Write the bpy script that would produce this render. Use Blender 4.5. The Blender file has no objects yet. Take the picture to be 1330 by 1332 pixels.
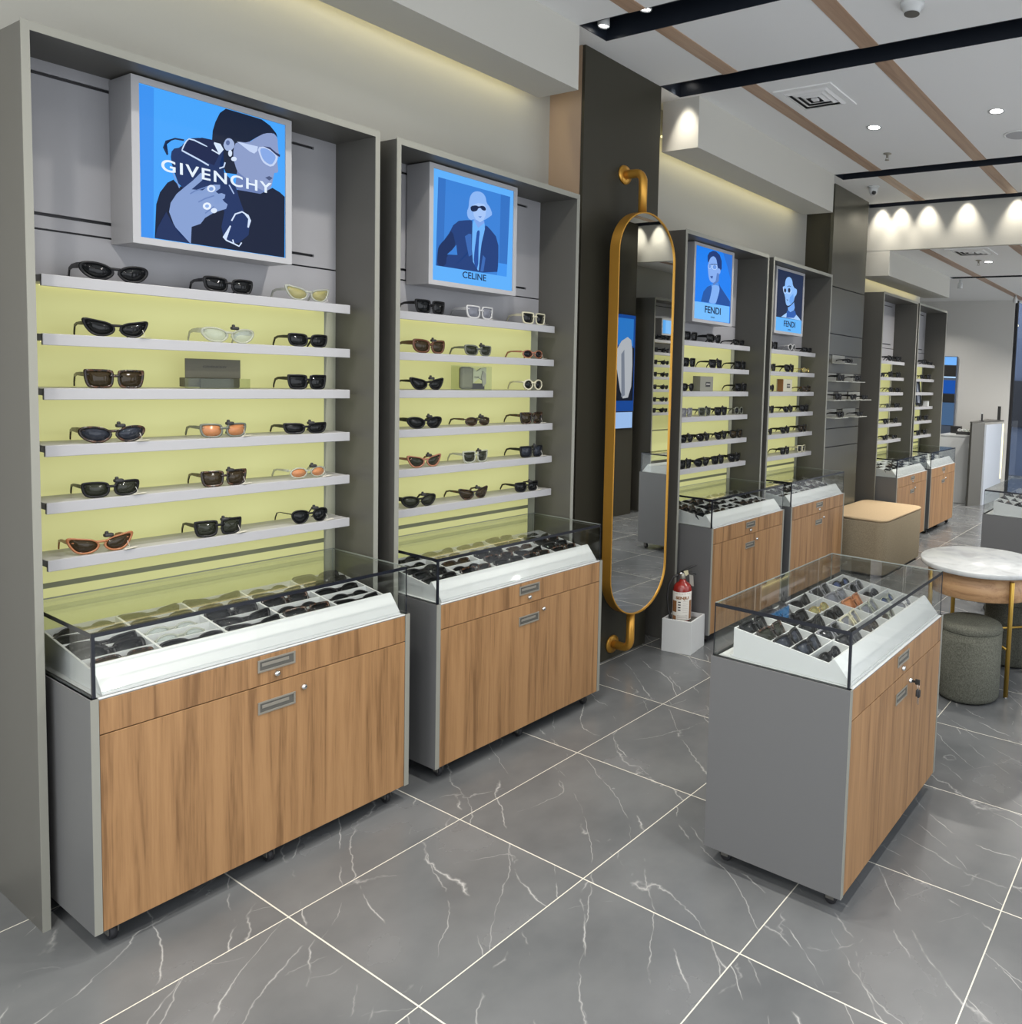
import bpy, bmesh, math, random
from mathutils import Vector, Matrix
R = math.radians
random.seed(7)
SC = bpy.context.scene
COL = SC.collection
# ---------------------------------------------------------------- camera
cam = bpy.data.cameras.new('camera'); co = bpy.data.objects.new('camera', cam); COL.objects.link(co)
rt, dn, fw = (0.86700742, 0.49663372, 0.04065820), (0.06913965, -0.03909287, -0.99684074), (-0.49347528, 0.86707941, -0.06823089)
m = Matrix((( rt[0], -dn[0], -fw[0], 2.853598), (rt[1], -dn[1], -fw[1], -0.608600), (rt[2], -dn[2], -fw[2], 1.654141), (0, 0, 0, 1)))
co.matrix_world = m
cam.sensor_fit = 'HORIZONTAL'; cam.sensor_width = 36.0; cam.lens = 27.03627
cam.shift_x = -0.251863; cam.shift_y = -0.081722
cam.clip_start = 0.05; cam.clip_end = 60
SC.camera = co
# ---------------------------------------------------------------- world, exposure
w = bpy.data.worlds.new('world'); SC.world = w; w.use_nodes = True
bg = w.node_tree.nodes['Background']; bg.inputs[0].default_value = (0.90, 0.94, 1.0, 1); bg.inputs[1].default_value = 2.2
vs = SC.view_settings
vs.view_transform = 'Standard'; vs.look = 'None'; vs.gamma = 1.0; vs.use_curve_mapping = False; vs.exposure = 0.0
SC.display_settings.display_device = 'sRGB'
cy = SC.cycles
cy.use_denoising = True; cy.max_bounces = 8; cy.diffuse_bounces = 4; cy.glossy_bounces = 5; cy.transparent_max_bounces = 16
cy.transmission_bounces = 4; cy.sample_clamp_indirect = 4.0; cy.sample_clamp_direct = 0; cy.caustics_reflective = False; cy.caustics_refractive = False
# light levels
DOWN_W = 13.0; COVE_W = 4.0; SPOT_W = 23.0; PANEL_E = 0.56
# ---------------------------------------------------------------- colour and materials
def lin(h):
    v = [int(h[i:i+2], 16)/255 for i in (0, 2, 4)]
    return tuple(c/12.92 if c <= 0.04045 else ((c+0.055)/1.055)**2.4 for c in v)
_m = {}
def pmat(name, col, rough=0.5, metal=0.0, spec=0.5, alpha=1.0, bump=None, coat=0.0):
    if name in _m: return _m[name]
    mt = bpy.data.materials.new(name); mt.use_nodes = True; _m[name] = mt
    b = mt.node_tree.nodes['Principled BSDF']
    if isinstance(col, str): col = lin(col)
    b.inputs['Base Color'].default_value = (*col, 1); b.inputs['Roughness'].default_value = rough
    b.inputs['Metallic'].default_value = metal; b.inputs['Specular IOR Level'].default_value = spec
    b.inputs['Alpha'].default_value = alpha; b.inputs['Coat Weight'].default_value = coat
    nt = mt.node_tree
    tc = nt.nodes.new('ShaderNodeTexCoord'); nz = nt.nodes.new('ShaderNodeTexNoise')
    nt.links.new(tc.outputs['Object'], nz.inputs['Vector'])
    sc_, st = bump if bump else (60.0, 0.02)
    nz.inputs['Scale'].default_value = sc_; nz.inputs['Detail'].default_value = 3
    bp = nt.nodes.new('ShaderNodeBump'); bp.inputs['Strength'].default_value = st; bp.inputs['Distance'].default_value = 0.01
    nt.links.new(nz.outputs['Fac'], bp.inputs['Height'])
    if bump: nt.links.new(bp.outputs['Normal'], b.inputs['Normal'])
    return mt
def emat(name, col, s=1.0):
    if name in _m: return _m[name]
    mt = bpy.data.materials.new(name); mt.use_nodes = True; _m[name] = mt
    if isinstance(col, str): col = lin(col)
    b = mt.node_tree.nodes['Principled BSDF']; b.inputs['Base Color'].default_value = (0.003, 0.003, 0.004, 1)
    b.inputs['Roughness'].default_value = 0.5; b.inputs['Specular IOR Level'].default_value = 0.12
    b.inputs['Emission Color'].default_value = (*col, 1); b.inputs['Emission Strength'].default_value = s
    return mt
def nodes(name):
    mt = bpy.data.materials.new(name); mt.use_nodes = True; _m[name] = mt
    nt = mt.node_tree; return mt, nt, nt.nodes['Principled BSDF']
def N(nt, t, **kw):
    n = nt.nodes.new(t)
    for k, v in kw.items(): setattr(n, k, v)
    return n
def ramp(nt, stops):
    r = nt.nodes.new('ShaderNodeValToRGB'); e = r.color_ramp.elements
    while len(e) < len(stops): e.new(0.5)
    for i, (p, c) in enumerate(stops):
        e[i].position = p; e[i].color = (*c, 1) if len(c) == 3 else c
    return r
def mathn(nt, op, a, b=None):
    n = nt.nodes.new('ShaderNodeMath'); n.operation = op
    for i, v in enumerate((a, b)):
        if v is None: continue
        if isinstance(v, (int, float)): n.inputs[i].default_value = v
        else: nt.links.new(v, n.inputs[i])
    return n.outputs[0]

def wood_mat(name, c1, c2, c3, axis=2, rough=0.45, scale=1.0, board=0.0):
    mt, nt, b = nodes(name)
    tc = N(nt, 'ShaderNodeTexCoord'); mp = N(nt, 'ShaderNodeMapping')
    s = [25.0*scale]*3; s[axis] = 1.0*scale
    mp.inputs['Scale'].default_value = s
    nt.links.new(tc.outputs['Object'], mp.inputs['Vector'])
    oi = N(nt, 'ShaderNodeObjectInfo')
    ad = N(nt, 'ShaderNodeVectorMath', operation='ADD'); cb = N(nt, 'ShaderNodeCombineXYZ')
    nt.links.new(mathn(nt, 'MULTIPLY', oi.outputs['Random'], 37.0), cb.inputs[0]); nt.links.new(mathn(nt, 'MULTIPLY', oi.outputs['Random'], 23.0), cb.inputs[1])
    nt.links.new(mp.outputs[0], ad.inputs[0]); nt.links.new(cb.outputs[0], ad.inputs[1])
    n1 = N(nt, 'ShaderNodeTexNoise'); n1.inputs['Scale'].default_value = 1.1; n1.inputs['Detail'].default_value = 5; n1.inputs['Distortion'].default_value = 0.7
    nt.links.new(ad.outputs[0], n1.inputs['Vector'])
    n2 = N(nt, 'ShaderNodeTexNoise'); n2.inputs['Scale'].default_value = 9.0; n2.inputs['Detail'].default_value = 3
    nt.links.new(ad.outputs[0], n2.inputs['Vector'])
    mix = mathn(nt, 'ADD', mathn(nt, 'MULTIPLY', n1.outputs['Fac'], 0.75), mathn(nt, 'MULTIPLY', n2.outputs['Fac'], 0.25))
    rp = ramp(nt, [(0.36, c3), (0.47, c2), (0.60, c1)])
    nt.links.new(mix, rp.inputs[0]); nt.links.new(rp.outputs[0], b.inputs['Base Color'])
    b.inputs['Roughness'].default_value = rough
    bp = N(nt, 'ShaderNodeBump'); bp.inputs['Strength'].default_value = 0.05; bp.inputs['Distance'].default_value = 0.002
    nt.links.new(n2.outputs['Fac'], bp.inputs['Height']); nt.links.new(bp.outputs[0], b.inputs['Normal'])
    return mt

def floor_mat():
    mt, nt, b = nodes('dark marble tile')
    tc = N(nt, 'ShaderNodeTexCoord')
    sp = N(nt, 'ShaderNodeSeparateXYZ'); nt.links.new(tc.outputs['Object'], sp.inputs[0])
    gx = mathn(nt, 'DIVIDE', sp.outputs[0], 0.6); gy = mathn(nt, 'DIVIDE', sp.outputs[1], 0.6)
    def edge(v):
        f = mathn(nt, 'FRACT', v); return mathn(nt, 'ABSOLUTE', mathn(nt, 'SUBTRACT', f, 0.5))
    e = mathn(nt, 'MAXIMUM', edge(gx), edge(gy))
    grout = mathn(nt, 'GREATER_THAN', e, 0.5-0.0033)
    fx = mathn(nt, 'FLOOR', gx); fy = mathn(nt, 'FLOOR', gy)
    cb = N(nt, 'ShaderNodeCombineXYZ'); nt.links.new(fx, cb.inputs[0]); nt.links.new(fy, cb.inputs[1])
    wn = N(nt, 'ShaderNodeTexWhiteNoise', noise_dimensions='3D'); nt.links.new(cb.outputs[0], wn.inputs['Vector'])
    sc_ = N(nt, 'ShaderNodeVectorMath', operation='SCALE'); sc_.inputs['Scale'].default_value = 20.0; nt.links.new(wn.outputs['Color'], sc_.inputs[0])
    ad = N(nt, 'ShaderNodeVectorMath', operation='ADD'); nt.links.new(tc.outputs['Object'], ad.inputs[0]); nt.links.new(sc_.outputs[0], ad.inputs[1])
    # wobble
    nz = N(nt, 'ShaderNodeTexNoise'); nz.inputs['Scale'].default_value = 5.0; nz.inputs['Detail'].default_value = 6; nz.inputs['Roughness'].default_value = 0.55
    nt.links.new(ad.outputs[0], nz.inputs['Vector'])
    su = N(nt, 'ShaderNodeVectorMath', operation='SUBTRACT'); su.inputs[1].default_value = (0.5, 0.5, 0.5); nt.links.new(nz.outputs['Color'], su.inputs[0])
    s2 = N(nt, 'ShaderNodeVectorMath', operation='SCALE'); s2.inputs['Scale'].default_value = 0.07; nt.links.new(su.outputs[0], s2.inputs[0])
    a2 = N(nt, 'ShaderNodeVectorMath', operation='ADD'); nt.links.new(ad.outputs[0], a2.inputs[0]); nt.links.new(s2.outputs[0], a2.inputs[1])
    mk = N(nt, 'ShaderNodeTexNoise'); mk.inputs['Scale'].default_value = 2.6; mk.inputs['Detail'].default_value = 2; nt.links.new(ad.outputs[0], mk.inputs['Vector'])
    sep = N(nt, 'ShaderNodeSeparateColor'); nt.links.new(wn.outputs['Color'], sep.inputs[0])
    def veins(rot, k, lowf, lowa, w, lo, hi, amp, seed):
        rm = N(nt, 'ShaderNodeVectorRotate', rotation_type='Z_AXIS'); nt.links.new(ad.outputs[0], rm.inputs['Vector'])
        nt.links.new(mathn(nt, 'ADD', mathn(nt, 'MULTIPLY', sep.outputs[seed % 3], 0.45), R(rot)-0.22), rm.inputs['Angle'])
        sx = N(nt, 'ShaderNodeSeparateXYZ'); nt.links.new(rm.outputs[0], sx.inputs[0])
        def ns(scale, det, rough, st):
            mp = N(nt, 'ShaderNodeMapping'); mp.inputs['Scale'].default_value = (1, st, 1); mp.inputs['Location'].default_value = (seed*3.1, seed*1.7, 0); nt.links.new(rm.outputs[0], mp.inputs['Vector'])
            q = N(nt, 'ShaderNodeTexNoise'); q.inputs['Scale'].default_value = scale; q.inputs['Detail'].default_value = det; q.inputs['Roughness'].default_value = rough; nt.links.new(mp.outputs[0], q.inputs['Vector']); return q.outputs['Fac']
        v = mathn(nt, 'ADD', mathn(nt, 'MULTIPLY', sx.outputs[1], k), mathn(nt, 'MULTIPLY', ns(lowf, 1, 0.4, 2.2), lowa))
        v = mathn(nt, 'ADD', v, mathn(nt, 'MULTIPLY', ns(13, 3, 0.55, 1.0), 0.22))
        d = mathn(nt, 'ABSOLUTE', mathn(nt, 'SUBTRACT', mathn(nt, 'FRACT', v), 0.5))
        r1 = ramp(nt, [(0.0, (amp,)*3), (w, (amp*.30,)*3), (w*2.4, (0, 0, 0))]); nt.links.new(d, r1.inputs[0])
        r2 = ramp(nt, [(lo, (0, 0, 0)), (hi, (1, 1, 1))]); nt.links.new(ns(4.2, 3, 0.6, 1.6), r2.inputs[0])
        return mathn(nt, 'MULTIPLY', r1.outputs[0], r2.outputs[0])
    vein = mathn(nt, 'MAXIMUM', veins(35, 5.0, 1.6, 1.9, 0.011, 0.49, 0.60, 0.85, 1), veins(35, 4.4, 1.3, 2.2, 0.008, 0.44, 0.54, 0.6, 2))
    vein = mathn(nt, 'MAXIMUM', vein, veins(-62, 2.4, 1.5, 2.5, 0.006, 0.53, 0.63, 0.45, 3))
    cl = N(nt, 'ShaderNodeTexNoise'); cl.inputs['Scale'].default_value = 3.0; cl.inputs['Detail'].default_value = 7; nt.links.new(ad.outputs[0], cl.inputs['Vector'])
    base = ramp(nt, [(0.3, FLOOR_A), (0.7, FLOOR_B)]); nt.links.new(cl.outputs['Fac'], base.inputs[0])
    m1 = N(nt, 'ShaderNodeMix', data_type='RGBA'); nt.links.new(mathn(nt, 'MULTIPLY', vein, 0.75), m1.inputs[0]); nt.links.new(base.outputs[0], m1.inputs[6]); m1.inputs[7].default_value = (0.56, 0.56, 0.54, 1)
    m2 = N(nt, 'ShaderNodeMix', data_type='RGBA'); nt.links.new(grout, m2.inputs[0]); nt.links.new(m1.outputs[2], m2.inputs[6]); m2.inputs[7].default_value = (0.62, 0.60, 0.52, 1)
    nt.links.new(m2.outputs[2], b.inputs['Base Color'])
    ro = mathn(nt, 'ADD', mathn(nt, 'MULTIPLY', cl.outputs['Fac'], 0.12), 0.20)
    nt.links.new(ro, b.inputs['Roughness']); b.inputs['Specular IOR Level'].default_value = 0.55
    bp = N(nt, 'ShaderNodeBump'); bp.inputs['Strength'].default_value = 0.3; bp.inputs['Distance'].default_value = 0.001; bp.invert = True
    nt.links.new(grout, bp.inputs['Height']); nt.links.new(bp.outputs[0], b.inputs['Normal'])
    return mt
FLOOR_A = (0.100, 0.105, 0.109); FLOOR_B = (0.152, 0.157, 0.160)

def marble_mat():
    mt, nt, b = nodes('white marble')
    tc = N(nt, 'ShaderNodeTexCoord'); nz = N(nt, 'ShaderNodeTexNoise'); nz.inputs['Scale'].default_value = 6; nz.inputs['Detail'].default_value = 8; nz.inputs['Distortion'].default_value = 1.5
    nt.links.new(tc.outputs['Object'], nz.inputs['Vector'])
    rp = ramp(nt, [(0.3, (0.44, 0.45, 0.45)), (0.5, (0.54, 0.56, 0.56)), (0.7, (0.60, 0.61, 0.60))]); nt.links.new(nz.outputs['Fac'], rp.inputs[0])
    nt.links.new(rp.outputs[0], b.inputs['Base Color']); b.inputs['Roughness'].default_value = 0.25
    return mt
def fabric_mat(name, c1, c2):
    mt, nt, b = nodes(name)
    tc = N(nt, 'ShaderNodeTexCoord'); nz = N(nt, 'ShaderNodeTexNoise'); nz.inputs['Scale'].default_value = 160; nz.inputs['Detail'].default_value = 3
    nt.links.new(tc.outputs['Object'], nz.inputs['Vector'])
    rp = ramp(nt, [(0.35, c1), (0.65, c2)]); nt.links.new(nz.outputs['Fac'], rp.inputs[0]); nt.links.new(rp.outputs[0], b.inputs['Base Color'])
    b.inputs['Roughness'].default_value = 0.9; b.inputs['Specular IOR Level'].default_value = 0.15
    bp = N(nt, 'ShaderNodeBump'); bp.inputs['Strength'].default_value = 0.25; bp.inputs['Distance'].default_value = 0.002
    nt.links.new(nz.outputs['Fac'], bp.inputs['Height']); nt.links.new(bp.outputs[0], b.inputs['Normal'])
    return mt
def glass_mat(name, tint=(0.975, 0.985, 0.98), refl=0.9):
    mt = bpy.data.materials.new(name); mt.use_nodes = True; _m[name] = mt
    nt = mt.node_tree; nt.nodes.clear()
    o = nt.nodes.new('ShaderNodeOutputMaterial'); t = nt.nodes.new('ShaderNodeBsdfTransparent'); g = nt.nodes.new('ShaderNodeBsdfGlossy')
    t.inputs[0].default_value = (*tint, 1); g.inputs['Roughness'].default_value = 0.01
    ge = nt.nodes.new('ShaderNodeNewGeometry'); dt = nt.nodes.new('ShaderNodeVectorMath'); dt.operation = 'DOT_PRODUCT'
    nt.links.new(ge.outputs['Incoming'], dt.inputs[0]); nt.links.new(ge.outputs['Normal'], dt.inputs[1])
    f5 = mathn(nt, 'POWER', mathn(nt, 'SUBTRACT', 1.0, mathn(nt, 'ABSOLUTE', dt.outputs['Value'])), 5.0)
    fr = mathn(nt, 'ADD', mathn(nt, 'MULTIPLY', f5, 0.96), 0.04)
    mx = nt.nodes.new('ShaderNodeMixShader')
    nt.links.new(mathn(nt, 'MULTIPLY', fr, refl), mx.inputs[0]); nt.links.new(t.outputs[0], mx.inputs[1]); nt.links.new(g.outputs[0], mx.inputs[2])
    nt.links.new(mx.outputs[0], o.inputs[0])
    return mt
M = {}
M['floor'] = floor_mat()
M['oak'] = wood_mat('oak veneer', (0.355, 0.198, 0.086), (0.290, 0.157, 0.066), (0.180, 0.092, 0.036))
M['oak_strip'] = wood_mat('brown wood strip', (0.46, 0.31, 0.21), (0.40, 0.265, 0.18), (0.33, 0.21, 0.14), axis=1)
M['oak_round'] = wood_mat('walnut apron', (0.50, 0.31, 0.16), (0.43, 0.25, 0.125), (0.32, 0.18, 0.09), axis=0)
M['paint'] = pmat('white paint', (0.43, 0.425, 0.385), 0.7, spec=0.25, bump=(250, 0.03))
M['ceil'] = pmat('ceiling paint', (0.80, 0.80, 0.79), 0.85, spec=0.2, bump=(200, 0.03))
M['paint_far'] = pmat('far wall paint', (0.60, 0.595, 0.57), 0.7, spec=0.25, bump=(250, 0.03))
M['soffit'] = pmat('bulkhead paint', (0.56, 0.55, 0.50), 0.75, spec=0.2, bump=(200, 0.03))
M['grey'] = pmat('grey laminate', (0.110, 0.107, 0.095), 0.42, spec=0.35, bump=(350, 0.03))
M['grey2'] = pmat('cool grey laminate', (0.132, 0.134, 0.135), 0.42, spec=0.35, bump=(350, 0.03))
M['edge'] = pmat('pale grey edge band', (0.25, 0.25, 0.215), 0.5, bump=(300, 0.02))
M['niche'] = pmat('light grey panel', (0.34, 0.34, 0.355), 0.55, bump=(300, 0.02))
M['bronze'] = pmat('dark bronze laminate', (0.046, 0.043, 0.031), 0.42, spec=0.3, bump=(9, 0.02))
M['bronze2'] = pmat('cloudy bronze laminate', (0.085, 0.082, 0.062), 0.22, spec=0.5, bump=(5, 0.06))
M['tan'] = pmat('tan stone', (0.42, 0.30, 0.21), 0.45, bump=(20, 0.05))
M['black'] = pmat('matt black', (0.012, 0.012, 0.014), 0.5, bump=(200, 0.02))
M['track'] = pmat('black track paint', (0.010, 0.014, 0.022), 0.45, bump=(200, 0.02))
M['white'] = pmat('white lacquer', (0.60, 0.615, 0.61), 0.32, coat=0.2, bump=(300, 0.01))
M['shelfwhite'] = pmat('white shelf laminate', (0.40, 0.40, 0.41), 0.4, bump=(300, 0.01))
M['steel'] = pmat('brushed nickel', (0.33, 0.31, 0.26), 0.42, metal=0.6, bump=(120, 0.05))
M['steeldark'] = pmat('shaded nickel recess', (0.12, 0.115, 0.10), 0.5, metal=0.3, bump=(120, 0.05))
M['chrome'] = pmat('chrome', (0.75, 0.75, 0.73), 0.15, metal=1.0, bump=(100, 0.01))
M['gold'] = pmat('brass', (0.66, 0.34, 0.055), 0.34, metal=0.65, bump=(40, 0.02))
M['goldtable'] = pmat('gold paint', (0.60, 0.38, 0.08), 0.35, metal=0.9, bump=(40, 0.02))
M['mirror'] = pmat('mirror silver', (0.86, 0.88, 0.87), 0.0, metal=1.0)
M['glass'] = glass_mat('clear glass')
M['acrylic'] = glass_mat('clear acrylic', (0.84, 0.87, 0.80), 0.8)
M['gedge'] = pmat('dark glass seam', (0.012, 0.014, 0.020), 0.2, bump=(50, 0.01))
M['gedge2'] = pmat('pale glass seam', (0.30, 0.33, 0.31), 0.2, bump=(50, 0.01))
M['rubber'] = pmat('black caster rubber', (0.015, 0.015, 0.017), 0.6, bump=(100, 0.05))
M['red'] = pmat('red enamel', (0.24, 0.018, 0.013), 0.25, coat=0.5, bump=(30, 0.01))
M['label'] = pmat('white label', (0.70, 0.68, 0.62), 0.4, bump=(100, 0.01))
M['brownprint'] = pmat('brown print', (0.26, 0.12, 0.045), 0.5, bump=(100, 0.01))
M['ink'] = pmat('black print', (0.02, 0.02, 0.02), 0.5, bump=(100, 0.01))
M['tan_fabric'] = fabric_mat('taupe upholstery', (0.23, 0.19, 0.13), (0.30, 0.25, 0.17))
M['tan_top_lit'] = fabric_mat('tan seat fabric lit from above', (0.48, 0.36, 0.22), (0.53, 0.40, 0.25))  # ottoman top: light from above put into a paler tan than the body
M['grey_fabric'] = fabric_mat('grey green upholstery', (0.070, 0.072, 0.058), (0.125, 0.128, 0.105))
M['marble'] = marble_mat()
M['lit'] = emat('backlit acrylic', (0.68, 0.66, 0.27), PANEL_E)
M['lit'].node_tree.nodes['Principled BSDF'].inputs['Base Color'].default_value = (0.36, 0.38, 0.20, 1)
M['border'] = pmat('pale acrylic border', (0.42, 0.43, 0.33), 0.4, bump=(100, 0.01))
M['lamp'] = emat('lamp diffuser', (1.0, 0.98, 0.93), 14.0)
M['led'] = emat('warm led strip', (1.0, 0.86, 0.42), 1.6)
# ---------------------------------------------------------------- mesh helpers
class MB:
    def __init__(s): s.bm = bmesh.new(); s.mi = 0
    def faces(s, vs_, fs, smooth=False):
        v = [s.bm.verts.new(p) for p in vs_]
        for f in fs:
            try:
                fc = s.bm.faces.new([v[i] for i in f]); fc.material_index = s.mi; fc.smooth = smooth
            except ValueError: pass
        return v
    def box(s, x0, x1, y0, y1, z0, z1, mi=None):
        if mi is not None: s.mi = mi
        vs_ = [(x, y, z) for x in (x0, x1) for y in (y0, y1) for z in (z0, z1)]
        s.faces(vs_, [(0, 1, 3, 2), (4, 6, 7, 5), (0, 4, 5, 1), (2, 3, 7, 6), (0, 2, 6, 4), (1, 5, 7, 3)]); return s
    def prism(s, pts, a0, a1, axis=1, mi=None):
        # pts: polygon in the two other axes (in order), extruded along axis
        if mi is not None: s.mi = mi
        def P(p, a):
            return (a, p[0], p[1]) if axis == 0 else (p[0], a, p[1]) if axis == 1 else (p[0], p[1], a)
        n = len(pts); vs_ = [P(p, a0) for p in pts]+[P(p, a1) for p in pts]
        s.faces(vs_, [tuple(range(n))[::-1], tuple(range(n, 2*n))]+[(i, (i+1) % n, n+(i+1) % n, n+i) for i in range(n)]); return s
    def lathe(s, prof, n=32, c=(0, 0, 0), mi=None, smooth=True, a0=0.0, a1=2*math.pi):
        if mi is not None: s.mi = mi
        full = abs(a1-a0-2*math.pi) < 1e-6; k = n if full else n+1
        vs_ = []
        for r, z in prof:
            for i in range(k):
                a = a0+(a1-a0)*i/n; vs_.append((c[0]+r*math.cos(a), c[1]+r*math.sin(a), c[2]+z))
        fs = []
        for j in range(len(prof)-1):
            for i in range(n):
                i2 = (i+1) % k; fs.append((j*k+i, j*k+i2, (j+1)*k+i2, (j+1)*k+i))
        if full:
            if prof[0][0] > 1e-5: fs.append(tuple(range(k))[::-1])
            if prof[-1][0] > 1e-5: fs.append(tuple((len(prof)-1)*k+i for i in range(k)))
        s.faces(vs_, fs, smooth); return s
    def tube(s, path, r, n=10, mi=None, cap=True, sx=1.0):
        if mi is not None: s.mi = mi
        path = [Vector(p) for p in path]; rs = r if isinstance(r, (list, tuple)) else [r]*len(path)
        vs_ = []; up = None
        for i, p in enumerate(path):
            d = (path[min(i+1, len(path)-1)]-path[max(i-1, 0)]).normalized()
            if up is None:
                up = Vector((0, 0, 1)) if abs(d.z) < 0.9 else Vector((1, 0, 0))
            u = d.cross(up).normalized(); v = u.cross(d).normalized(); up = v
            for k in range(n):
                a = 2*math.pi*k/n; vs_.append(p+u*math.cos(a)*rs[i]*sx+v*math.sin(a)*rs[i])
        fs = [(j*n+k, j*n+(k+1) % n, (j+1)*n+(k+1) % n, (j+1)*n+k) for j in range(len(path)-1) for k in range(n)]
        if cap: fs += [tuple(range(n))[::-1], tuple((len(path)-1)*n+k for k in range(n))]
        s.faces(vs_, fs, True); return s
    def rbox(s, x0, x1, y0, y1, z0, z1, r, rz=None, mi=None, seg=5, smooth=True):
        # vertical corners rounded by r, top/bottom softened by rz
        if mi is not None: s.mi = mi
        rz = rz or 0.0
        def ring(inset, z):
            rr = max(r-inset, 1e-4); o = []
            for cx, cy_, a in ((x1-r, y1-r, 0), (x0+r, y1-r, 90), (x0+r, y0+r, 180), (x1-r, y0+r, 270)):
                for k in range(seg+1):
                    t = R(a+90*k/seg); o.append((cx+rr*math.cos(t), cy_+rr*math.sin(t), z))
            return o
        rings = []
        if rz:
            for k in range(4): t = R(90*k/3); rings.append(ring(rz*(1-math.sin(t)), z0+rz*(1-math.cos(t))))
            for k in range(4): t = R(90*k/3); rings.append(ring(rz*(1-math.cos(t)), z1-rz*(1-math.sin(t))))
        else: rings = [ring(0, z0), ring(0, z1)]
        n = len(rings[0]); vs_ = [p for rg in rings for p in rg]
        fs = [(j*n+k, j*n+(k+1) % n, (j+1)*n+(k+1) % n, (j+1)*n+k) for j in range(len(rings)-1) for k in range(n)]
        fs += [tuple(range(n))[::-1], tuple((len(rings)-1)*n+k for k in range(n))]
        s.faces(vs_, fs, smooth); return s
    def mesh(s, name, mats):
        bmesh.ops.recalc_face_normals(s.bm, faces=s.bm.faces[:])
        me = bpy.data.meshes.new(name); s.bm.to_mesh(me); s.bm.free()
        for mt in (mats if isinstance(mats, (list, tuple)) else [mats]): me.materials.append(M[mt] if isinstance(mt, str) else mt)
        return me
    def build(s, name, mats, parent=None, bevel=0.0, loc=None, label=None):
        me = s.mesh(name, mats); o = bpy.data.objects.new(name, me); COL.objects.link(o)
        if parent: o.parent = parent
        if loc: o.location = loc
        if label: o['label'] = label
        if bevel:
            b = o.modifiers.new('bevel', 'BEVEL'); b.width = bevel; b.segments = 2; b.limit_method = 'ANGLE'; b.angle_limit = R(40)
        return o
def box(name, mats, x0, x1, y0, y1, z0, z1, parent=None, bevel=0.0, label=None):
    return MB().box(x0, x1, y0, y1, z0, z1).build(name, mats, parent, bevel, label=label)
def struct(o): o['kind'] = 'structure'; return o
def tag(o, label, cat, group=None):
    o['label'] = label; o['category'] = cat
    if group: o['group'] = group
    return o
def thing(name, label, cat, loc=(0, 0, 0), rz=0.0, group=None):
    o = bpy.data.objects.new(name, None); COL.objects.link(o); o.location = loc; o.rotation_euler = (0, 0, rz)
    o.empty_display_size = 0.05
    return tag(o, label, cat, group)
def kids(o): return [c for c in KID.get(o.name, [])]
def copy_tree(o, parent=None):
    c = o.copy(); COL.objects.link(c); c.parent = parent
    for ch in list(o.children): copy_tree(ch, c)
    return c
def text_obj(name, body, size, mat, parent, loc, rot, width=None, depth=0.0004, bold=0.0, align='CENTER', space=1.0):
    cu = bpy.data.curves.new(name, 'FONT'); cu.body = body; cu.size = size; cu.extrude = depth; cu.align_x = align; cu.align_y = 'CENTER'; cu.offset = bold; cu.space_character = space
    t = bpy.data.objects.new(name, cu); COL.objects.link(t)
    bpy.context.view_layer.update()
    dg = bpy.context.evaluated_depsgraph_get(); me = bpy.data.meshes.new_from_object(t.evaluated_get(dg))
    COL.objects.unlink(t); bpy.data.objects.remove(t)
    xs = [v.co.x for v in me.vertices]; cur = max(xs)-min(xs)
    if width:
        k = width/cur
        for v in me.vertices: v.co.x *= k
    me.materials.clear(); me.materials.append(M[mat] if isinstance(mat, str) else mat)
    o = bpy.data.objects.new(name, me); COL.objects.link(o); o.parent = parent; o.location = loc; o.rotation_euler = rot
    return o
FACE_X = (R(90), 0, R(90))      # text that faces +x, reading along +y
def light(name, kind, loc, power, color, parent=None, rot=(0, 0, 0), size=0.1, size_y=None, spot=60, blend=0.4, soft=0.02, spread=0):
    l = bpy.data.lights.new(name, kind); l.energy = power; l.color = color
    if kind == 'AREA':
        l.size = size
        if size_y: l.shape = 'RECTANGLE'; l.size_y = size_y
        else: l.shape = 'DISK'
    if kind == 'AREA' and spread: l.spread = R(spread)
    if kind == 'SPOT': l.spot_size = R(spot); l.spot_blend = blend; l.shadow_soft_size = soft
    o = bpy.data.objects.new(name, l); COL.objects.link(o); o.location = loc; o.rotation_euler = rot
    if parent: o.parent = parent
    return o
# ================================================================ STRUCTURE
XL, XR = -0.26, 3.42            # wall planes left and right
ZC, ZC2 = 3.30, 2.89            # ceiling heights, front room and rear room
struct(box('floor', 'floor', -3.2, 4.6, -3.2, 14.5, -0.06, 0.0))
struct(box('wall_left', 'paint', XL-0.12, XL, -3.2, 8.45, 0, ZC+0.15))
struct(box('wall_right', 'paint', XR, XR+0.12, 5.40, 7.70, 0, ZC+0.15))
struct(box('wall_far', 'paint_far', -3.2, 0.335, 10.9, 11.02, 0, ZC2+0.1))
struct(box('wall_side_room', 'paint', -3.2, -3.08, 8.33, 10.9, 0, ZC2+0.1))
struct(box('wall_side_room_front', 'paint', -3.08, XL-0.12, 8.33, 8.45, 0, ZC2+0.1))
cb = MB()
for a, b_ in ((-3.2, 0.10), (0.28, 2.22), (2.412, 3.01), (3.203, 5.132), (5.304, 6.206)): cb.box(XL-0.12, XR+0.12, a, b_, ZC, ZC+0.05)
cb.box(XL-0.12, 0.105, 0.10, 2.42, ZC+0.0005, ZC+0.05); cb.box(XL-0.12, -0.02, 3.0, 3.21, ZC+0.0005, ZC+0.05); cb.box(XL-0.12, 0.105, 5.13, 5.31, ZC+0.0005, ZC+0.05); cb.box(XL-0.12, -0.085, 6.2, 6.35, ZC+0.0005, ZC+0.05)
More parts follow.
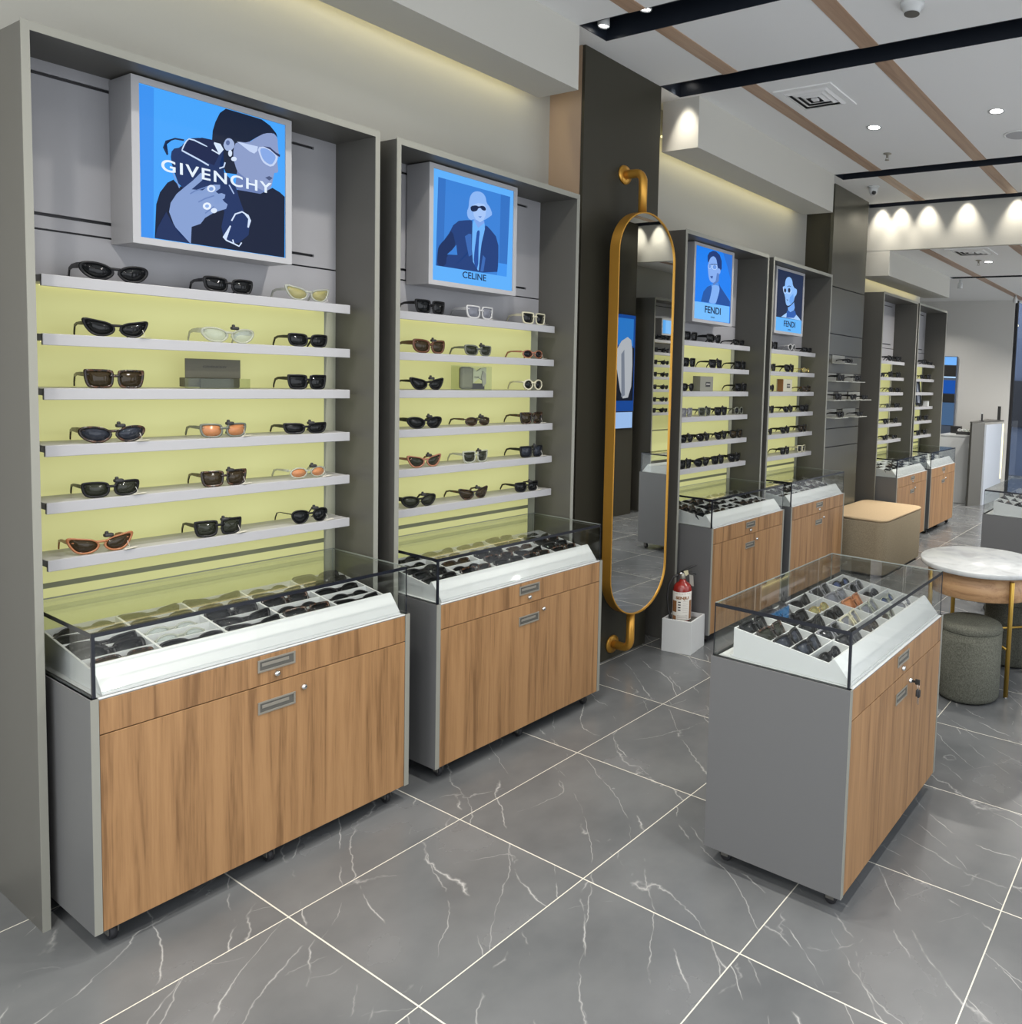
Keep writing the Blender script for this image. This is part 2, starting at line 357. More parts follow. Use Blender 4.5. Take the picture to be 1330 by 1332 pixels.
for a, b_ in ((6.40, 8.29), (8.42, 10.95)): cb.box(XL-0.12 if a < 8 else -3.2, XR+0.12, a, b_, ZC2, ZC2+0.05)
cb.box(0.335, XR+0.12, 10.95, 14.5, ZC2, ZC2+0.05)
struct(cb.build('ceiling', 'ceil'))
struct(box('wall_bulkhead', 'soffit', XL, XR, 6.348, 6.40, ZC2, ZC+0.05))
def soffit(n, x0, x1, y0, y1, z0, z1): struct(box('trim_%d' % n, 'soffit', x0, x1, y0, y1, z0, z1))
soffit(1, -0.165, 0.100, -3.0, 2.229, 3.0, ZC); soffit(2, -0.165, 0.105, 3.229, 5.134, 3.0, ZC); soffit(3, -0.165, 0.140, 6.349, 8.317, 2.653, ZC2)
soffit(4, 3.06, 3.325, -3.0, 2.229, 3.0, ZC); soffit(5, 3.06, 3.325, 3.229, 5.134, 3.0, ZC)
# recessed black lighting channels in the ceiling
tn = 7
def channel(x0, x1, y0, y1, z):
    global tn
    m_ = MB(); t = 0.004
    m_.box(x0, x1, y0, y0+t, z-0.001, z+0.14).box(x0, x1, y1-t, y1, z-0.001, z+0.14).box(x0, x1, y0+t, y1-t, z+0.135, z+0.14)
    m_.box(x0, x0+t, y0+t, y1-t, z-0.001, z+0.135).box(x1-t, x1, y0+t, y1-t, z-0.001, z+0.135)
    struct(m_.build('trim_%d' % tn, 'track')); tn += 1
for x0, a, b_, z in ((0.105, 0.10, 0.28, ZC), (0.105, 2.22, 2.412, ZC), (-0.02, 3.01, 3.203, ZC), (0.105, 5.132, 5.304, ZC), (-0.085, 6.206, 6.348, ZC), (0.14, 8.29, 8.42, ZC2)):
    channel(x0, XR, a, b_, z)
# brown wood strips let into the ceiling
for sx in (0.415, 1.232, 2.05, 2.868):
    m_ = MB()
    for a, b_ in ((-3.0, 0.10), (0.28, 2.22), (2.412, 3.01), (3.203, 5.132), (5.304, 6.206)): m_.box(sx, sx+0.098, a, b_, ZC-0.003, ZC)
    for a, b_ in ((6.40, 8.29), (8.42, 10.9)): m_.box(sx, sx+0.098, a, b_, ZC2-0.003, ZC2)
    struct(m_.build('trim_%d' % tn, 'oak_strip')); tn += 1
# pillars
def pillar_mirror(x0, x1, sgn, name, label):
    t = thing(name, label, 'pillar', (0, 0, 0)); t['kind'] = 'structure'
    if sgn > 0: box('stone_side', 'tan', XL, -0.040, 2.395, 3.022, 0, ZC, t); box('front_panel', 'bronze', -0.040, -0.020, 2.399, 3.024, 0, ZC, t)
    else: box('stone_side', 'tan', 3.20, XR, 2.395, 3.022, 0, ZC, t); box('front_panel', 'bronze', 3.18, 3.20, 2.397, 3.024, 0, ZC, t)
pillar_mirror(0, 0, 1, 'pillar', 'dark bronze clad pillar behind the tall oval mirror')
pillar_mirror(0, 0, -1, 'pillar', 'dark bronze clad pillar opposite the tall oval mirror')
GZ = [1.052, 1.215, 1.38, 1.54, 1.698, 1.858, 2.04, 2.443]
t = thing('pillar', 'dark bronze clad pillar with grooves and small ledges between display bays', 'pillar'); t['kind'] = 'structure'
box('core', 'black', XL, -0.030, 5.40, 6.12, 0, ZC, t)
m_ = MB(); zz = [0.0]+GZ+[ZC]
for i in range(len(zz)-1): m_.box(-0.030, 0.0, 5.385, 6.122, zz[i]+(0.004 if i else 0), zz[i+1]-(0.004 if i < len(zz)-2 else 0))
m_.build('grooved_panel', 'bronze2', t)
box('side_panel', 'bronze', XL, -0.032, 5.385, 5.399, 0, ZC, t)
t = thing('pillar', 'dark bronze pillar with a tall lit poster on the far side of the aisle', 'pillar'); t['kind'] = 'structure'
box('core', 'bronze', 3.18, XR, 5.40, 6.27, 0, ZC, t)
# far window and the mall beyond it
wt = struct(thing('window_1', 'tall shop window beside the grey far wall', 'window', (0, 0, 0))); 
box('frame', 'black', 0.335, 0.375, 10.93, 10.99, 0, ZC2, wt); box('frame', 'black', 0.375, XR, 10.93, 10.99, 0, 0.05, wt); box('pane', 'glass', 0.375, XR, 10.955, 10.965, 0.05, ZC2, wt)
struct(box('wall_beyond_window', pmat('blue grey shopfront', (0.10, 0.14, 0.24), 0.6, bump=(3, 0.02)), -0.5, 4.6, 14.0, 14.1, 0, 3.2))
struct(box('trim_40', pmat('dark fascia', (0.02, 0.025, 0.04), 0.5, bump=(3, 0.02)), -0.5, 4.6, 13.9, 14.0, 0.9, 1.75))
# ================================================================ CEILING FITTINGS
def downlight(x, y, z, label, power=None, real=True):
    t = thing('ceiling_light', label, 'ceiling light', (x, y, z), 0, 'recessed round ceiling lights')
    MB().lathe([(0.036, -0.001), (0.050, -0.004), (0.052, -0.001), (0.052, 0.0)], 28).build('trim_ring', 'white', t)
    MB().lathe([(0.0, -0.0015), (0.037, -0.0015)], 28).build('lamp', 'lamp', t)
    if real: light('lamp_light', 'AREA', (0, 0, -0.006), power or DOWN_W, (1.0, 0.95, 0.88), t, size=0.09, spread=130)
LN = {0.842: 'over the left of the aisle', 1.63: 'over the middle of the aisle', 2.42: 'over the right of the aisle'}
for yy, zz_, tx in ((-1.6, ZC, 'nearest the shop front'), (0.2-0.5, ZC, 'second row from the front'), (1.25, ZC, 'before the first channel'), (4.16, ZC, 'between second and third channels'), (7.27, ZC2, 'in the lower rear ceiling'), (9.4, ZC2, 'above the reception desk')):
    for xx, d in LN.items():
        downlight(xx, yy, zz_, 'round ceiling light %s, %s' % (d, tx), DOWN_W*(1.0 if zz_ == ZC else 1.7))
downlight(-0.75, 9.9, ZC2, 'round white ceiling light close to the far wall', DOWN_W*1.2)
def track_spot(x, y, z, tilt, label, power, spot=58, mat='white', col=(1, 0.93, 0.80), body=True):
    t = thing('track_spotlight', label, 'spotlight', (x, y, z), 0)
    MB().lathe([(0.0, 0.10), (0.016, 0.10), (0.016, 0.07), (0.028, 0.06), (0.030, 0.0), (0.026, -0.004), (0.024, 0.004)], 20).build('housing', mat, t)
    MB().lathe([(0.0, 0.003), (0.024, 0.003)], 20).build('lamp', 'lamp', t)
    light('spot_light', 'SPOT', (0, 0, -0.008), power, col, t, rot=tilt, spot=spot, blend=0.9, soft=0.012)
WX = [0.045, 0.235, 0.50, 0.86, 1.30, 2.95, 3.23]
for i, x in enumerate(WX):
    track_spot(x, 6.250, ZC+0.11, (R(8), 0, 0), 'small white spotlight washing the bulkhead, %s from the left' % ('first', 'second', 'third', 'fourth', 'fifth', 'sixth', 'seventh')[i], SPOT_W, 62)
track_spot(0.022, 3.125, ZC+0.09, (R(7), 0, 0), 'small white spotlight at the pillar end of the second channel', SPOT_W*0.9, 60)
track_spot(0.46, 2.28, ZC+0.03, (R(0), R(-25), 0), 'small white spotlight above the tall oval mirror', SPOT_W*0.5, 60)
track_spot(0.16, 2.33, ZC+0.03, (R(0), R(-38), 0), 'small white spotlight at the left end of the first channel', SPOT_W*0.35, 60, col=(1, 0.85, 0.6))
track_spot(1.25, 5.2, ZC+0.03, (R(0), R(-20), 0), 'small white spotlight in the third black channel', SPOT_W*0.5, 60)
for i, (x, y) in enumerate(((0.22, 8.47), (0.50, 10.15))):
    track_spot(x, y, ZC2-0.11, (R(-20), 0, 0), ('white spotlight on the rear ceiling beside the last channel', 'white spotlight on the rear ceiling near the far window')[i], SPOT_W*0.4, 70)
# hidden LED strips behind the bulkheads
for i, (a, b_, z) in enumerate(((-2.9, 2.22, 3.10), (3.24, 5.12, 3.10), (6.41, 8.30, 2.75))):
    t = thing('led_strip', 'warm light strip behind the %s bulkhead above the display bays' % ('first', 'second', 'third')[i], 'light strip', (-0.175, (a+b_)/2, z))
    box('strip', 'led', -0.012, 0.009, -(b_-a)/2, (b_-a)/2, -0.006, 0.006, t)
    light('strip_light', 'AREA', (-0.014, 0, -0.010), COVE_W*(b_-a)/2, (1.0, 0.88, 0.50), t, rot=(0, R(-40), R(0)), size=0.03, size_y=(b_-a))
# air diffusers
def vent(x, y, z, s, label, rz=0.0):
    t = thing('ceiling_vent', label, 'air vent', (x, y, z), rz)
    box('backing', 'black', -s/2*0.8, s/2*0.8, -s/2*0.8, s/2*0.8, -0.003, -0.0005, t)
    def frame(name, a, b_, z0, z1):
        m_ = MB(); q = lambda r, zz: [(-r, -r, zz), (r, -r, zz), (r, r, zz), (-r, r, zz)]
        m_.faces(q(a, z0)+q(b_, z1)+q(b_-0.006, z1)+q(a-0.012, z0), [(0, 1, 5, 4), (1, 2, 6, 5), (2, 3, 7, 6), (3, 0, 4, 7), (4, 5, 9, 8), (5, 6, 10, 9), (6, 7, 11, 10), (7, 4, 8, 11), (8, 9, 13, 12), (9, 10, 14, 13), (10, 11, 15, 14), (11, 8, 12, 15), (12, 13, 1, 0), (13, 14, 2, 1), (14, 15, 3, 2), (15, 12, 0, 3)])
        m_.build(name, 'ceil', t)
    m_ = MB(); h = s/2; k = h*0.78
    for x0, x1, y0, y1 in ((-h, h, -h, -k), (-h, h, k, h), (-h, -k, -k, k), (k, h, -k, k)): m_.box(x0, x1, y0, y1, -0.008, 0.0)
    m_.build('frame', 'ceil', t)
    for i, f in enumerate((0.66, 0.46, 0.26)): frame('louvre', h*f+0.024, h*f, -0.004, -0.014)
    box('centre_plate', 'ceil', -h*0.1, h*0.1, -h*0.1, h*0.1, -0.016, -0.004, t)
vent(0.725, 3.53, ZC, 0.37, 'square white air vent beside the left wood strip of the main ceiling')
vent(0.84, 6.63, ZC2, 0.40, 'square white air vent in the lower rear ceiling')
def sprinkler(x, y, z, label):
    t = thing('sprinkler_head', label, 'sprinkler', (x, y, z))
    MB().lathe([(0.0, 0.0), (0.030, 0.0), (0.030, -0.004), (0.010, -0.008), (0.008, -0.030), (0.0, -0.030)], 20).build('escutcheon', 'steel', t)
    MB().lathe([(0.0, -0.046), (0.016, -0.046), (0.016, -0.049), (0.0, -0.049)], 16).build('deflector', 'steel', t)
    MB().box(-0.010, -0.007, -0.002, 0.002, -0.046, -0.028).box(0.007, 0.010, -0.002, 0.002, -0.046, -0.028).build('bracket', 'steel', t)
sprinkler(0.712, 4.737, ZC, 'small metal sprinkler head in the main ceiling'); sprinkler(0.775, 7.15, ZC2, 'small metal sprinkler head in the rear ceiling')
t = thing('smoke_detector', 'round white smoke detector on the ceiling at the top edge', 'smoke detector', (1.617, 2.68, ZC))
MB().lathe([(0.0, -0.045), (0.030, -0.045), (0.036, -0.040), (0.040, -0.022), (0.052, -0.018), (0.055, 0.0)], 28).build('housing', 'white', t)
MB().lathe([(0.031, -0.0455), (0.034, -0.0455), (0.034, -0.047), (0.031, -0.047)], 24).build('vent_ring', 'grey', t)
t = thing('ceiling_speaker', 'round white ceiling speaker at the picture edge', 'speaker', (1.66, 4.66, ZC))
MB().lathe([(0.085, -0.002), (0.088, -0.006), (0.098, -0.004), (0.100, 0.0)], 32).build('frame', 'ceil', t)
MB().lathe([(0.002, -0.0055), (0.080, -0.0055), (0.0845, -0.004), (0.0845, -0.001)], 32, smooth=False).build('grille', pmat('grey speaker mesh', (0.42, 0.42, 0.43), 0.6, bump=(300, 0.02)), t)
t = thing('security_camera', 'small white dome security camera on the ceiling', 'camera', (0.255, 5.60, ZC))
MB().lathe([(0.0, -0.012), (0.046, -0.012), (0.052, 0.0)], 28).build('base', 'white', t)
MB().lathe([(0.0, -0.075), (0.022, -0.070), (0.034, -0.052), (0.038, -0.030), (0.040, -0.012)], 28).build('housing', 'white', t)
l_ = MB().lathe([(0.0, 0.012), (0.014, 0.010), (0.019, 0.0), (0.019, -0.01)], 20).build('lens', 'ink', t); l_.location = (0.016, -0.022, -0.052); l_.rotation_euler = (R(65), 0, R(35))
# ================================================================ SUNGLASSES
def chaikin(p, n=2):
    for _ in range(n):
        q = []
        for i in range(len(p)):
            a, b_ = p[i], p[(i+1) % len(p)]
            q.append((a[0]*.75+b_[0]*.25, a[1]*.75+b_[1]*.25)); q.append((a[0]*.25+b_[0]*.75, a[1]*.25+b_[1]*.75))
        p = q
    return p
circ = [(math.cos(R(a)), math.sin(R(a))) for a in range(0, 360, 45)]
SH = {  # half width, half height, outline (u inner to outer, v up), rim thickness, temple height
 'rect': (.027, .0182, [(-.95, .5), (-.65, 1), (.75, 1.05), (1.12, .85), (1.0, -.4), (.65, -1), (-.5, -1.05), (-.92, -.55)], .0042, .011),
 'square': (.0275, .022, [(-.95, .7), (-.75, 1.02), (.85, 1.02), (1.15, .95), (1.0, -.5), (.72, -1.03), (-.6, -1.03), (-.9, -.6)], .0048, .013),
 'cat': (.029, .0197, [(-.98, .1), (-.55, .7), (.4, .95), (1.3, 1.2), (1.15, .2), (.6, -.95), (-.25, -1.05), (-.85, -.6)], .0042, .011),
 'geo': (.030, .0195, [(-1.0, .1), (-.5, .75), (.35, 1.0), (1.15, .8), (1.2, .0), (.6, -.95), (-.3, -1.1), (-.85, -.55)], .0048, .017),
 'round': (.0225, .021, circ, .0055, .009),
 'oval': (.027, .017, circ, .0035, .009),
 'drop': (.0265, .0215, [(-.85, .75), (0, 1.05), (.9, .9), (1.08, .1), (.6, -.9), (0, -1.1), (-.6, -.8), (-.95, .0)], .0030, .007),
 'slim': (.029, .0142, [(-.95, .4), (-.6, 1), (.75, 1.05), (1.15, 1.0), (1.0, -.4), (.6, -1), (-.5, -1.05), (-.92, -.5)], .0045, .012),
 'wide': (.030, .0215, [(-.98, .55), (-.5, .95), (.6, 1.05), (1.15, .95), (1.1, -.3), (.6, -1), (-.45, -1.05), (-.9, -.6)], .0055, .018),
}
FR = {'black': pmat('black acetate', (0.006, 0.006, 0.007), 0.34, spec=0.28, bump=(80, 0.01)), 'tort': None, 'brown': pmat('brown acetate', (0.11, 0.042, 0.018), 0.25, bump=(80, 0.01)),
 'orange': pmat('amber acetate', (0.34, 0.13, 0.05), 0.28, bump=(80, 0.01)), 'clear': pmat('clear acetate', (0.44, 0.46, 0.38), 0.18, alpha=0.6, bump=(80, 0.01)),
 'cream': pmat('cream acetate', (0.56, 0.53, 0.38), 0.3, bump=(80, 0.01)), 'grey': pmat('grey green acetate', (0.13, 0.14, 0.11), 0.28, bump=(80, 0.01)), 'gold': pmat('gold wire', (0.62, 0.48, 0.20), 0.25, metal=1.0), 'blush': pmat('rosy acetate', (0.34, 0.14, 0.08), 0.3, bump=(80, 0.01)), 'smoke': pmat('smoke acetate', (0.22, 0.22, 0.24), 0.25, alpha=0.8, bump=(80, 0.01)), 'white': pmat('white acetate', (0.52, 0.52, 0.52), 0.3, bump=(80, 0.01))}
mt, nt, b = nodes('tortoiseshell acetate'); FR['tort'] = mt
tc = N(nt, 'ShaderNodeTexCoord'); nz = N(nt, 'ShaderNodeTexNoise'); nz.inputs['Scale'].default_value = 70; nt.links.new(tc.outputs['Object'], nz.inputs['Vector'])
rp = ramp(nt, [(0.48, (0.014, 0.010, 0.007)), (0.62, (0.075, 0.032, 0.014))]); nt.links.new(nz.outputs['Fac'], rp.inputs[0]); nt.links.new(rp.outputs[0], b.inputs['Base Color']); b.inputs['Roughness'].default_value = 0.22
LE = {'dark': pmat('dark lens', (0.008, 0.009, 0.010), 0.07, spec=0.3, alpha=0.96), 'brownlens': pmat('brown lens', (0.034, 0.024, 0.012), 0.06, spec=0.35, alpha=0.92), 'greenlens': pmat('green grey lens', (0.024, 0.027, 0.018), 0.06, spec=0.35, alpha=0.92),
 'bluelens': pmat('blue grey lens', (0.024, 0.029, 0.042), 0.06, spec=0.35, alpha=0.92), 'amber': pmat('orange lens', (0.52, 0.21, 0.085), 0.08, alpha=0.8), 'yellow': pmat('yellow lens', (0.36, 0.33, 0.12), 0.08, alpha=0.65), 'pale': pmat('pale lens', (0.45, 0.52, 0.50), 0.06, alpha=0.35), 'smokelens': pmat('smoke lens', (0.20, 0.21, 0.25), 0.06, alpha=0.7), 'mirrorblue': pmat('blue mirror lens', (0.06, 0.09, 0.20), 0.08, metal=0.3)}
BEND = 1.7
def bx_(y, z, x): return (x-BEND*y*y, y, z)
def glasses_parts(shape, fc, lc, folded, tagged):
    a, b_, o, t, th = SH[shape]; t *= 1.3; cy_ = a+.0085; zc = b_+t
    out = []
    base = chaikin(o, 2); n = len(base)
    f = MB()
    for s in (-1, 1):
        inn = [(s*(cy_+u*a), zc+v*b_) for u, v in base]; ou = [(s*(cy_+u*(a+t)), zc+v*(b_+t)) for u, v in base]
        rings = [[bx_(y, z, x) for y, z in q] for q, x in ((ou, .0022), (ou, -.0022), (inn, -.0022), (inn, .0022))]
        vs_ = [p for r_ in rings for p in r_]; fs = [(j*n+i, j*n+(i+1) % n, ((j+1) % 4)*n+(i+1) % n, ((j+1) % 4)*n+i) for j in range(4) for i in range(n)]
        f.faces(vs_, fs, True)
    br = .0024+t*.30
    f.tube([bx_(y, zc+b_*.42+(.003 if abs(y) < .005 else 0), 0) for y in (-.014, -.005, .005, .014)], br, 8)
    for s in (-1, 1):   # nose pads and end pieces
        f.tube([bx_(s*.010, zc, -.002), bx_(s*.0075, zc-.006, -.008)], .0018, 6)
        yo = cy_+a*1.02
        f.tube([bx_(s*(yo-.004), zc+b_*.55, -.001), bx_(s*(yo+.003), zc+b_*.58, -.003), bx_(s*(yo+.004), zc+b_*.58, -.010)], max(.0022, t*.55), 6)
    out.append(('frame', f.mesh('frame', FR[fc])))
    for s in (-1, 1):
        l_ = MB(); inn = [(s*(cy_+u*a*1.0), zc+v*b_) for u, v in base]; k = 0.0012
        c1, c2 = bx_(s*cy_, zc, k+.0012), bx_(s*cy_, zc, -k)
        A = [bx_(y, z, .0004) for y, z in inn]; B_ = [bx_(y, z, -.0009) for y, z in inn]
        l_.faces([c1]+A+[c2]+B_, [(0, 1+i, 1+(i+1) % n) for i in range(n)]+[(n+1, n+2+(i+1) % n, n+2+i) for i in range(n)]+[(1+i, n+2+i, n+2+(i+1) % n, 1+(i+1) % n) for i in range(n)], True)
        out.append(('lens', l_.mesh('lens', LE[lc])))
    yo = cy_+a*1.02+.004; zt = zc+b_*.58; x0 = -BEND*yo*yo-.006
    for s in (-1, 1):
        tm = MB()
        if folded:
            xx = x0-(.004 if s > 0 else .009); P = [(xx, s*yo, zt), (xx-.001, s*(yo-.02), zt-.001), (xx-.003, -s*.01, zt-.004), (xx-.004, -s*.045, zt-.010), (xx-.004, -s*.062, zt-.020)]
            hs = [th*.5, th*.5, th*.38, .0032, .0026]
        else:
            P = [(x0, s*yo, zt), (x0-.03, s*(yo+.001), zt), (x0-.068, s*yo, zt-.001), (x0-.092, s*(yo-.002), zt-.007), (x0-.108, s*(yo-.005), max(.004, zt-.026)), (x0-.112, s*(yo-.006), .002)]
            hs = [th*.5, th*.47, th*.33, .0040, .0030, .0020]
        if shape == 'drop' or fc == 'gold': hs = [h*.45 for h in hs]
        vs_ = []; 
        for i, (p, h) in enumerate(zip(P, hs)):
            d = Vector(P[min(i+1, len(P)-1)])-Vector(P[max(i-1, 0)]); d.normalize()
            side = Vector((0, 1, 0)) if not folded else Vector((1, 0, 0)); up = d.cross(side).normalized()
            for du, dv in ((1, 1), (1, -1), (-1, -1), (-1, 1)): vs_.append(Vector(p)+up*h*du+side*.0016*dv)
        fs = [(4*i+k, 4*i+(k+1) % 4, 4*i+4+(k+1) % 4, 4*i+4+k) for i in range(len(P)-1) for k in range(4)]+[(3, 2, 1, 0), tuple(4*len(P)-4+k for k in range(4))]
        tm.faces(vs_, fs); out.append(('temple', tm.mesh('temple', FR[fc if shape != 'round' else fc])))
    if tagged in (1, 3):
        g = MB().rbox(-.014, .004, .006, .030, zc+b_*.95, zc+b_*.95+.011, .006, .004)
        g.rbox(-.009, 0, .009, .018, zc+b_*.95+.008, zc+b_*.95+.018, .004, .003); out.append(('security_tag', g.mesh('security_tag', 'ink')))
    if tagged in (2, 3):
        g = MB(); g.faces([(.004, cy_+.012, .001), (.018, cy_+.016, .001), (.012, cy_+.048, .004), (-.002, cy_+.044, .004)], [(0, 1, 2, 3)]); g.faces([(.004, cy_+.012, .002), (.018, cy_+.016, .002), (.012, cy_+.048, .005), (-.002, cy_+.044, .005)], [(0, 1, 2, 3)])
        g.faces([(.004, cy_+.012, .001), (.004, cy_+.012, .002), (.018, cy_+.016, .002), (.018, cy_+.016, .001)], [(0, 1, 2, 3)])
        g.tube([(-.004, cy_+a*.9, zc), (.002, cy_+a*.9+.004, .008), (.006, cy_+.016, .003)], .0006, 5); out.append(('price_tag', g.mesh('price_tag', 'label')))
    return out
PROTO = {}
def sunglasses(key, loc, rot, label, group, scale=1.0):
    if key not in PROTO:
        parts = glasses_parts(*key); t = bpy.data.objects.new('sunglasses', None); t.empty_display_size = .03; ch = []
        for nm, me in parts:
            o = bpy.data.objects.new(nm, me); COL.objects.link(o); o.parent = t; ch.append(o)
        PROTO[key] = (t, ch); COL.objects.link(t)
    else:
        t0, c0 = PROTO[key]; t = t0.copy(); COL.objects.link(t)
        for c in c0:
            d = c.copy(); COL.objects.link(d); d.parent = t
    t.location = loc; t.rotation_euler = rot; t.scale = (scale,)*3
    tag(t, label, 'sunglasses', group); return t
CN = {'black': 'black', 'tort': 'tortoiseshell', 'brown': 'brown', 'orange': 'amber', 'clear': 'clear', 'cream': 'cream', 'grey': 'grey', 'gold': 'gold wire', 'blush': 'rosy brown', 'smoke': 'smoky', 'white': 'white'}
SN = {'rect': 'rectangular', 'square': 'square', 'cat': 'cat-eye', 'geo': 'angular', 'round': 'round', 'oval': 'oval', 'drop': 'teardrop', 'slim': 'slim', 'wide': 'chunky'}
ORD = ['first', 'second', 'third', 'fourth', 'fifth', 'sixth', 'seventh']
# ================================================================ DISPLAY BAYS
ZS = [1.856, 1.690, 1.535, 1.372, 1.207, 1.040]
def bay(y0, y1, label, slots=True, box_y=None, loc=None, rz=0.0, shelves=ZS):
    W = y1-y0; h = W/2
    t = thing('display_bay', label, 'shelving', loc or (0.102, (y0+y1)/2, 0), rz, 'lit wall display bays')
    D = -0.252; T = 0.018
    for s in (-1, 1):
        sp_ = MB(); ya, yb = (-h, -h+T) if s < 0 else (h-T, h)
        sp_.box(-0.345, -0.003, ya, yb, 0.0, 2.500, 0); sp_.box(-0.003, 0.0, ya, yb, 0.0, 2.506, 1); sp_.build('side_panel', ['grey', 'edge'], t)
    MB().box(-0.345, -0.003, -h+T, h-T, 2.482, 2.500, 0).box(-0.003, 0, -h+T, h-T, 2.482, 2.506, 1).build('top_panel', ['grey', 'edge'], t)
    # upper back panel with routed hanging slots
    m_ = MB(); zc = [1.835, 1.994, 2.000, 2.036, 2.046, 2.438, 2.448, 2.482]
    yi0, yi1 = -h+T, h-T; sl = 0.085
    m_.box(D-.01, D, yi0, yi1, 1.850, 1.994, 0); m_.box(D-.01, D, yi0, yi1, 2.000, 2.036, 0); m_.box(D-.01, D, yi0, yi1, 2.046, 2.438, 0); m_.box(D-.01, D, yi0, yi1, 2.448, 2.482, 0)
    m_.box(D-.01, D, yi1-sl, yi1, 2.036, 2.046, 0); m_.box(D-.01, D, yi1-sl, yi1, 2.438, 2.448, 0)
    m_.build('upper_panel', 'niche', t)
    box('slot_backing', 'black', D-.022, D-.012, yi0, yi1, 1.84, 2.482, t)
    box('back_board', 'grey', D-.092, D-.080, yi0, yi1, 0.0, 2.482, t)
    b1 = MB(); b1.box(D-.006, D-.001, yi0+.045, yi1-.045, 0.941, 1.850); b1.box(D-.006, D-.001, yi0+.045, yi1-.045, 0.56, 0.925); b1.build('backlit_panel', 'lit', t)
    box('panel_border', 'border', D-.010, D, yi0, yi0+.045, 0.50, 1.850, t); box('panel_border', 'border', D-.010, D, yi1-.045, yi1, 0.50, 1.850, t)
    box('ledge_shade', pmat('olive ledge shade', (0.25, 0.26, 0.155), 0.6, bump=(90, .01)), D-.004, D+.001, yi0+.045, yi1-.045, 0.925, 0.941, t)  # small ledge's shadow painted as a darker olive strip across the panel
    for i, z in enumerate(shelves):
        s = MB(); s.box(D, -.102, -h+.060, h-.052, z-.020, z); s.box(-.112, -.100, -h+.060, h-.052, z-.032, z+.001)
        so = s.build('shelf', 'shelfwhite', t, 0.0015)
        st = box('led_strip', 'led', D+.003, D+.010, -h+.10, h-.10, z-.0225, z-.0200, so)
    return t
def poly_poster(parent, data, x, W=.424, H=.456, name='poster', glow=1.0):
    m_ = MB(); mats = []; names = []
    for i, (c, pts) in enumerate(data):
        if c not in names: names.append(c); mats.append(emat('print %s %s' % (c, glow), c, glow))
        m_.mi = names.index(c)
        if i and (len(pts) > 12 or len(pts) == 8) and max(max(abs(a)/W, abs(b_)/H) for a, b_ in pts) < .47: pts = chaikin(pts, 1)
        if i == 0: pts = [(-W/2, H/2), (W/2, H/2), (W/2, -H/2), (-W/2, -H/2)]
        pts = [(max(-W/2, min(W/2, a)), max(-H/2, min(H/2, b_))) for a, b_ in pts]
        xx = x+0.00012*i
        vv = [m_.bm.verts.new((xx, a, b_)) for a, b_ in pts]
        try:
            fc = m_.bm.faces.new(vv); fc.material_index = m_.mi
        except ValueError: pass
    bmesh.ops.triangulate(m_.bm, faces=m_.bm.faces[:], ngon_method='EAR_CLIP')
    me = bpy.data.meshes.new(name); m_.bm.to_mesh(me); m_.bm.free()
    for q in mats: me.materials.append(q)
    o = bpy.data.objects.new(name, me); COL.objects.link(o); o.parent = parent; return o
def light_box(x, y, data, label, W=.464, H=.498, glow=1.0, rz=0.0, z=2.228):
    t = thing('light_box', label, 'light box', (x, y, z), rz, 'lit poster boxes above the shelves')
    d = 0.148; r = .020
    m_ = MB(); m_.box(-d, -.006, -W/2, W/2, -H/2, H/2)
    for a in ((-W/2, W/2, H/2-r, H/2), (-W/2, W/2, -H/2, -H/2+r), (-W/2, -W/2+r, -H/2+r, H/2-r), (W/2-r, W/2, -H/2+r, H/2-r)): m_.box(-.006, 0, *a)
    m_.build('housing', 'shelfwhite', t)
    if data: poly_poster(t, data, -.005, W-2*r, H-2*r, glow=glow)
    return t
